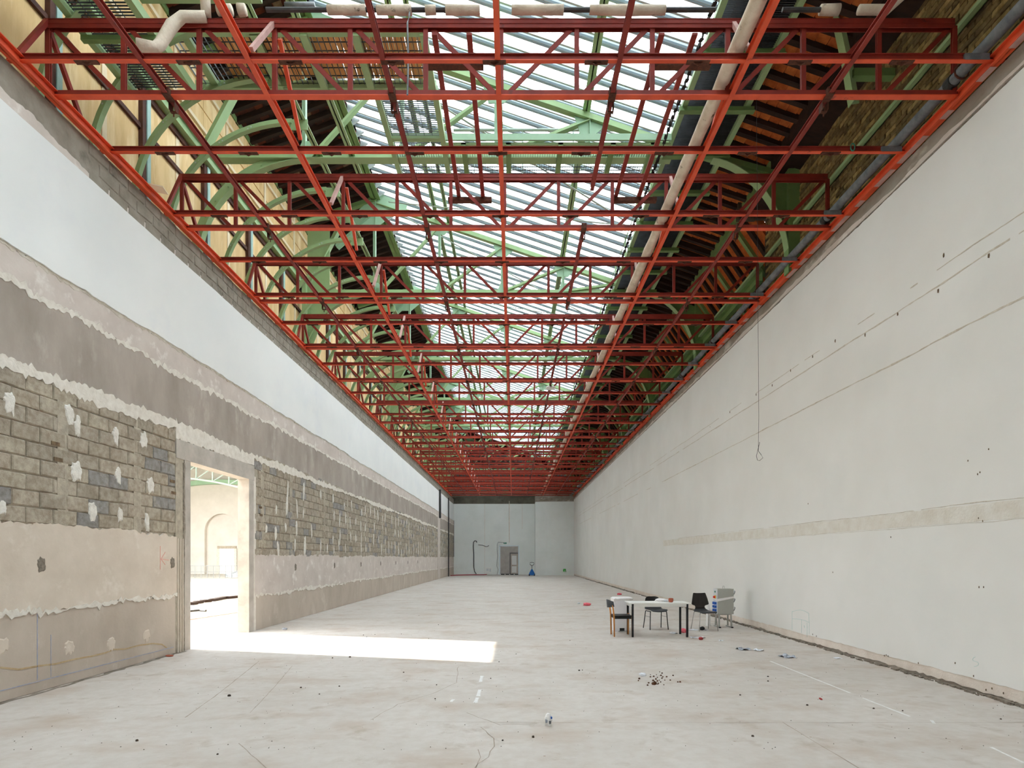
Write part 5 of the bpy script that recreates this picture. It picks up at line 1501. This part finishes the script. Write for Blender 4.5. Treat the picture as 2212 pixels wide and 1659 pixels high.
flat_sheet('paper_scrap', 'white paper strip beside the dark red pot on the floor', 'paper', G(1507, 1378), 0.28, 0.16, 'paper', 5)
crumple('red_pot', 'small dark red lump on the floor by the table leg', 'litter', Gz(1514, 1382), (0.11, 0.1, 0.065), 'red_dot', 55)
crumple('black_bag', 'small crumpled black bag under the tall-backed chair', 'bag', Gz(1517, 1361), (0.13, 0.12, 0.09), 'black', 56)
flat_sheet('paper_scrap', 'white blister sheet on the floor behind the black bag', 'paper', G(1524, 1361.5), 0.12, 0.12, 'paper', 6)
crumple('red_scrap', 'red plastic scrap on the floor, by the white scrap left of the bin', 'litter', Gz(1268, 1308), (0.32, 0.3, 0.11), 'red_plastic', 57)
crumple('red_scrap', 'red plastic scrap on the floor behind the white bin', 'litter', Gz(1338, 1285), (0.24, 0.25, 0.1), 'red_plastic', 58)
crumple('white_scrap', 'white scrap on the floor beside the red plastic scrap', 'litter', Gz(1250, 1304), (0.12, 0.12, 0.05), 'paper', 59)
flat_sheet('paper_sheet', 'white grey paper lying flat on the floor in front of the cabinet', 'paper', G(1606, 1403), 0.22, 0.24, 'paper_grey', 8, 0.03)
flat_sheet('paper_sheet', 'small white paper on the floor right of the flat grey sheet', 'paper', G(1639, 1405), 0.15, 0.16, 'paper', 9, 0.03)
flat_sheet('paper_sheet', 'folded dark and white leaflet on the floor before the painted line', 'paper', G(1700, 1419), 0.2, 0.26, 'paper_grey', 10, 0.04)
flat_sheet('paper_sheet', 'faint white scrap on the floor near the white wall', 'paper', G(1809, 1422), 0.12, 0.12, 'paper', 12, 0.01)
flat_sheet('paper_sheet', 'tiny white scrap on the floor in front of the table', 'paper', G(1558, 1384), 0.09, 0.08, 'paper', 13, 0.01)
crumple('crumpled_tissue', 'crumpled white tissue beside the soil crumbs', 'tissue', Gz(1388, 1460), (0.13, 0.11, 0.05), 'paper', 60)
bo = crumple('plastic_bag', 'knotted white plastic bag with blue print standing on the open floor', 'bag', Gz(1184, 1567), (0.085, 0.08, 0.135), 'film', 61)
bo.rotation_euler = (0, 0, 0)
for k, (a, b, c, dd, mm) in enumerate(((-0.028, -0.030, 0.05, 0.014, 'paper_grey'), (0.008, -0.036, 0.04, 0.013, 'pipe_grey'), (0.026, -0.03, 0.085, 0.009, 'blue'))):
    MB().prism([(a, c - dd), (a + dd * 1.4, c - dd * 0.7), (a + dd * 1.5, c + dd), (a - dd * 0.2, c + dd * 1.3)], 'y', b - 0.012, b + 0.02).build('printed_patch', mm, bo)
crumple('dark_scrap', 'bent rust brown scrap on the floor near the painted line', 'litter', Gz(1773, 1511), (0.09, 0.03, 0.02), 'red_dot', 62)
crumple('white_wire', 'small white and black scrap on the floor past the sunlit patch', 'litter', Gz(615, 1360), (0.14, 0.12, 0.05), 'paper_grey', 63)
crumple('wood_chip', 'small rust brown chip at the foot of the stripped wall by the doorway', 'litter', Gz(366, 1418), (0.16, 0.1, 0.03), 'terracotta', 64)
# scattered soil crumbs next to the tissue
rr = random.Random(12)
cm = [MB().add(*blob_mesh(400 + i, 1.0, 1.0, 0.8)).mesh('soil_crumb', 'soil') for i in range(3)]
pile = [(1405, 1463), (1412, 1462), (1418, 1458), (1420, 1464), (1428, 1460), (1430, 1466), (1411, 1471), (1414, 1474), (1420, 1472), (1424, 1470), (1427, 1474), (1415, 1478), (1408, 1477), (1401, 1476), (1412, 1479), (1421, 1479),
        (1434, 1480), (1430, 1455), (1440, 1463), (1436, 1470), (1448, 1470), (1454, 1460), (1464, 1474), (1469, 1474), (1381, 1467), (1379, 1471), (1399, 1481), (1425, 1452), (1432, 1463), (1417, 1468), (1405, 1458), (1422, 1477)]
for i, (x, y) in enumerate(pile):
    o = put('soil_crumb', cm[i % 3]); s = rr.uniform(0.014, 0.03) * (1.7 if i in (6, 7, 8, 11, 14) else 1)
    g = G(x, y); o.location = (g[0], g[1], 0.0); o.rotation_euler = (0, R(-90), rr.uniform(0, 6)); o.scale = (s * 0.8, s, s)
    crumbs = globals().setdefault('crumbs', []); crumbs.append((math.dist(g, G(1388, 1460)), o))
for i, (_d, o) in enumerate(sorted(crumbs, key=lambda c: c[0])):
    tag(o, 'brown soil crumb on the floor, %s in distance from the crumpled tissue' % ORD[i], 'crumb', 'soil crumbs on the floor')
chips = [(495, 1504, 2.2), (650, 1486, 1.4), (756, 1420, 2), (733, 1483, 1.2), (1251, 1449, 1.6), (1152, 1593, 1.6), (296, 1601, 1.6), (1659, 1462, 1.3), (1659, 1472, 1.3), (1599, 1502, 1.2), (1744, 1524, 1.4), (1626, 1591, 1.4), (718, 1422, 1.4),
         (1115, 1413, 1), (1060, 1466, 1), (1078, 1430, 1), (872, 1453, 1.2), (943, 1480, 1), (1086, 1600, 1), (470, 1630, 1), (940, 1510, 1), (1887, 1531, 1.2), (1950, 1536, 1), (2162, 1554, 1), (690, 1500, 1), (785, 1372, 1.2), (792, 1376, 1), (810, 1371, 1), (867, 1370, 1), (926, 1380, 1), (947, 1350, 1.2), (905, 1330, 1), (1231, 1384, 1), (1258, 1448, 1)]
chm = [MB().add(*blob_mesh(420 + i, 1.0, 1.0, 0.6)).mesh('floor_chip', 'chip') for i in range(3)]
for i, (x, y, s) in enumerate(chips):
    o = put('floor_chip', chm[i % 3]); g = G(x, y); s *= 0.016
    o.location = (g[0], g[1], 0); o.rotation_euler = (0, R(-90), rr.uniform(0, 6)); o.scale = (s, s * 1.3, s)
    chip_list = globals().setdefault('chip_list', ([], [])); chip_list[0 if x < 1184 else 1].append((g[1], o))
for side, where in ((0, 'on the stripped-wall side of the white bag'), (1, 'on the white-wall side of the white bag')):
    for i, (_d, o) in enumerate(sorted(chip_list[side], key=lambda c: c[0])):
        tag(o, 'dark floor chip %s, %s from the camera' % (where, ORD[i]), 'chip', 'dark chips on the floor')
gr = MB()
for i in range(1000):
    y = 5.0 + 40 * rr.random() ** 1.8; x = rr.uniform(XL + 0.1, XR - 0.2); s = rr.uniform(0.002, 0.007)
    gr.add([(x - s, y - s, 0), (x + s, y - s * 0.6, 0), (x, y + s, 0), (x, y, s)], [(0, 1, 3), (1, 2, 3), (2, 0, 3), (0, 2, 1)])
o = gr.build('floor_grit', 'chip', kind='stuff'); o['label'] = 'fine dark grit strewn over the concrete floor'; o['category'] = 'grit'

# painted lines, joints, cracks in the floor
def floor_strip(pts, wd, m, name, z=0.0015, jit=0.0, seed=0):
    rr = random.Random(seed); mb = MB(); vs = []
    P_ = []
    for a, b in zip(pts[:-1], pts[1:]):
        n = max(1, int(math.dist(a, b) / 0.12)) if jit else 1
        for i in range(n): P_.append((a[0] + (b[0] - a[0]) * i / n + rr.uniform(-jit, jit), a[1] + (b[1] - a[1]) * i / n + rr.uniform(-jit, jit)))
    P_.append(pts[-1])
    for i, p in enumerate(P_):
        a, b = P_[max(0, i - 1)], P_[min(len(P_) - 1, i + 1)]
        d = Vector((b[0] - a[0], b[1] - a[1], 0)).normalized(); s = Vector((-d.y, d.x, 0)) * wd / 2 * (rr.uniform(0.5, 1.2) if jit else 1)
        vs += [(p[0] + s.x, p[1] + s.y, z), (p[0] - s.x, p[1] - s.y, z)]
    mb.add(vs, [(2 * i, 2 * i + 1, 2 * i + 3, 2 * i + 2) for i in range(len(P_) - 1)])
    return mb.build(name, m, fl)
floor_strip([(4.225, 9.3), (4.235, 7.1)], 0.03, 'line_paint', 'painted_line')
floor_strip([(4.235, 6.85), (4.245, 6.05)], 0.03, 'line_paint', 'painted_line', jit=0.003)
floor_strip([G(2012, 1556), G(2018, 1563)], 0.03, 'line_paint', 'painted_line')
floor_strip([G(2140, 1614), G(2212, 1648)], 0.03, 'line_paint', 'painted_line', jit=0.004)
for a, b in (((1041, 1460), (1038, 1473)), ((1036, 1490), (1033, 1504)), ((1031, 1507), (1027, 1518)), ((979, 1511), (974, 1516))):
    floor_strip([G(*a), G(*b)], 0.05, 'line_paint', 'painted_dash', jit=0.004)
floor_strip([(-0.9, 5.85), (1.2, 5.82), (5.8, 5.83)], 0.007, 'crack', 'floor_joint', jit=0.004, seed=1)
floor_strip([G(1690, 1560), G(1760, 1603), G(1855, 1659), G(1900, 1690)], 0.01, 'crack', 'floor_joint', jit=0.003, seed=2)
floor_strip([G(560, 1428), G(470, 1500), G(400, 1550)], 0.012, 'crack', 'floor_joint', jit=0.004, seed=3)
floor_strip([G(632, 1438), G(590, 1487), G(540, 1540)], 0.009, 'crack', 'floor_joint', jit=0.004, seed=4)
floor_strip([G(515, 1606), G(575, 1659), G(590, 1672)], 0.009, 'crack', 'floor_joint', jit=0.004, seed=5)
for i, pl_ in enumerate(([(1006, 1540), (1050, 1556), (1080, 1566), (1160, 1563)], [(1040, 1571), (1065, 1595), (1068, 1612), (1055, 1635), (1030, 1650), (1022, 1665)], [(990, 1440), (985, 1475), (930, 1500), (860, 1522), (800, 1556)], [(1030, 1620), (1036, 1635), (1028, 1659)])):
    floor_strip([G(*p) for p in pl_], 0.009, 'crack', 'floor_crack', jit=0.012, seed=20 + i)
floor_strip([(XL + 0.05, 6), (XL + 0.05, 10.3)], 0.09, 'rubble', 'dust_edge', jit=0.03, seed=40)
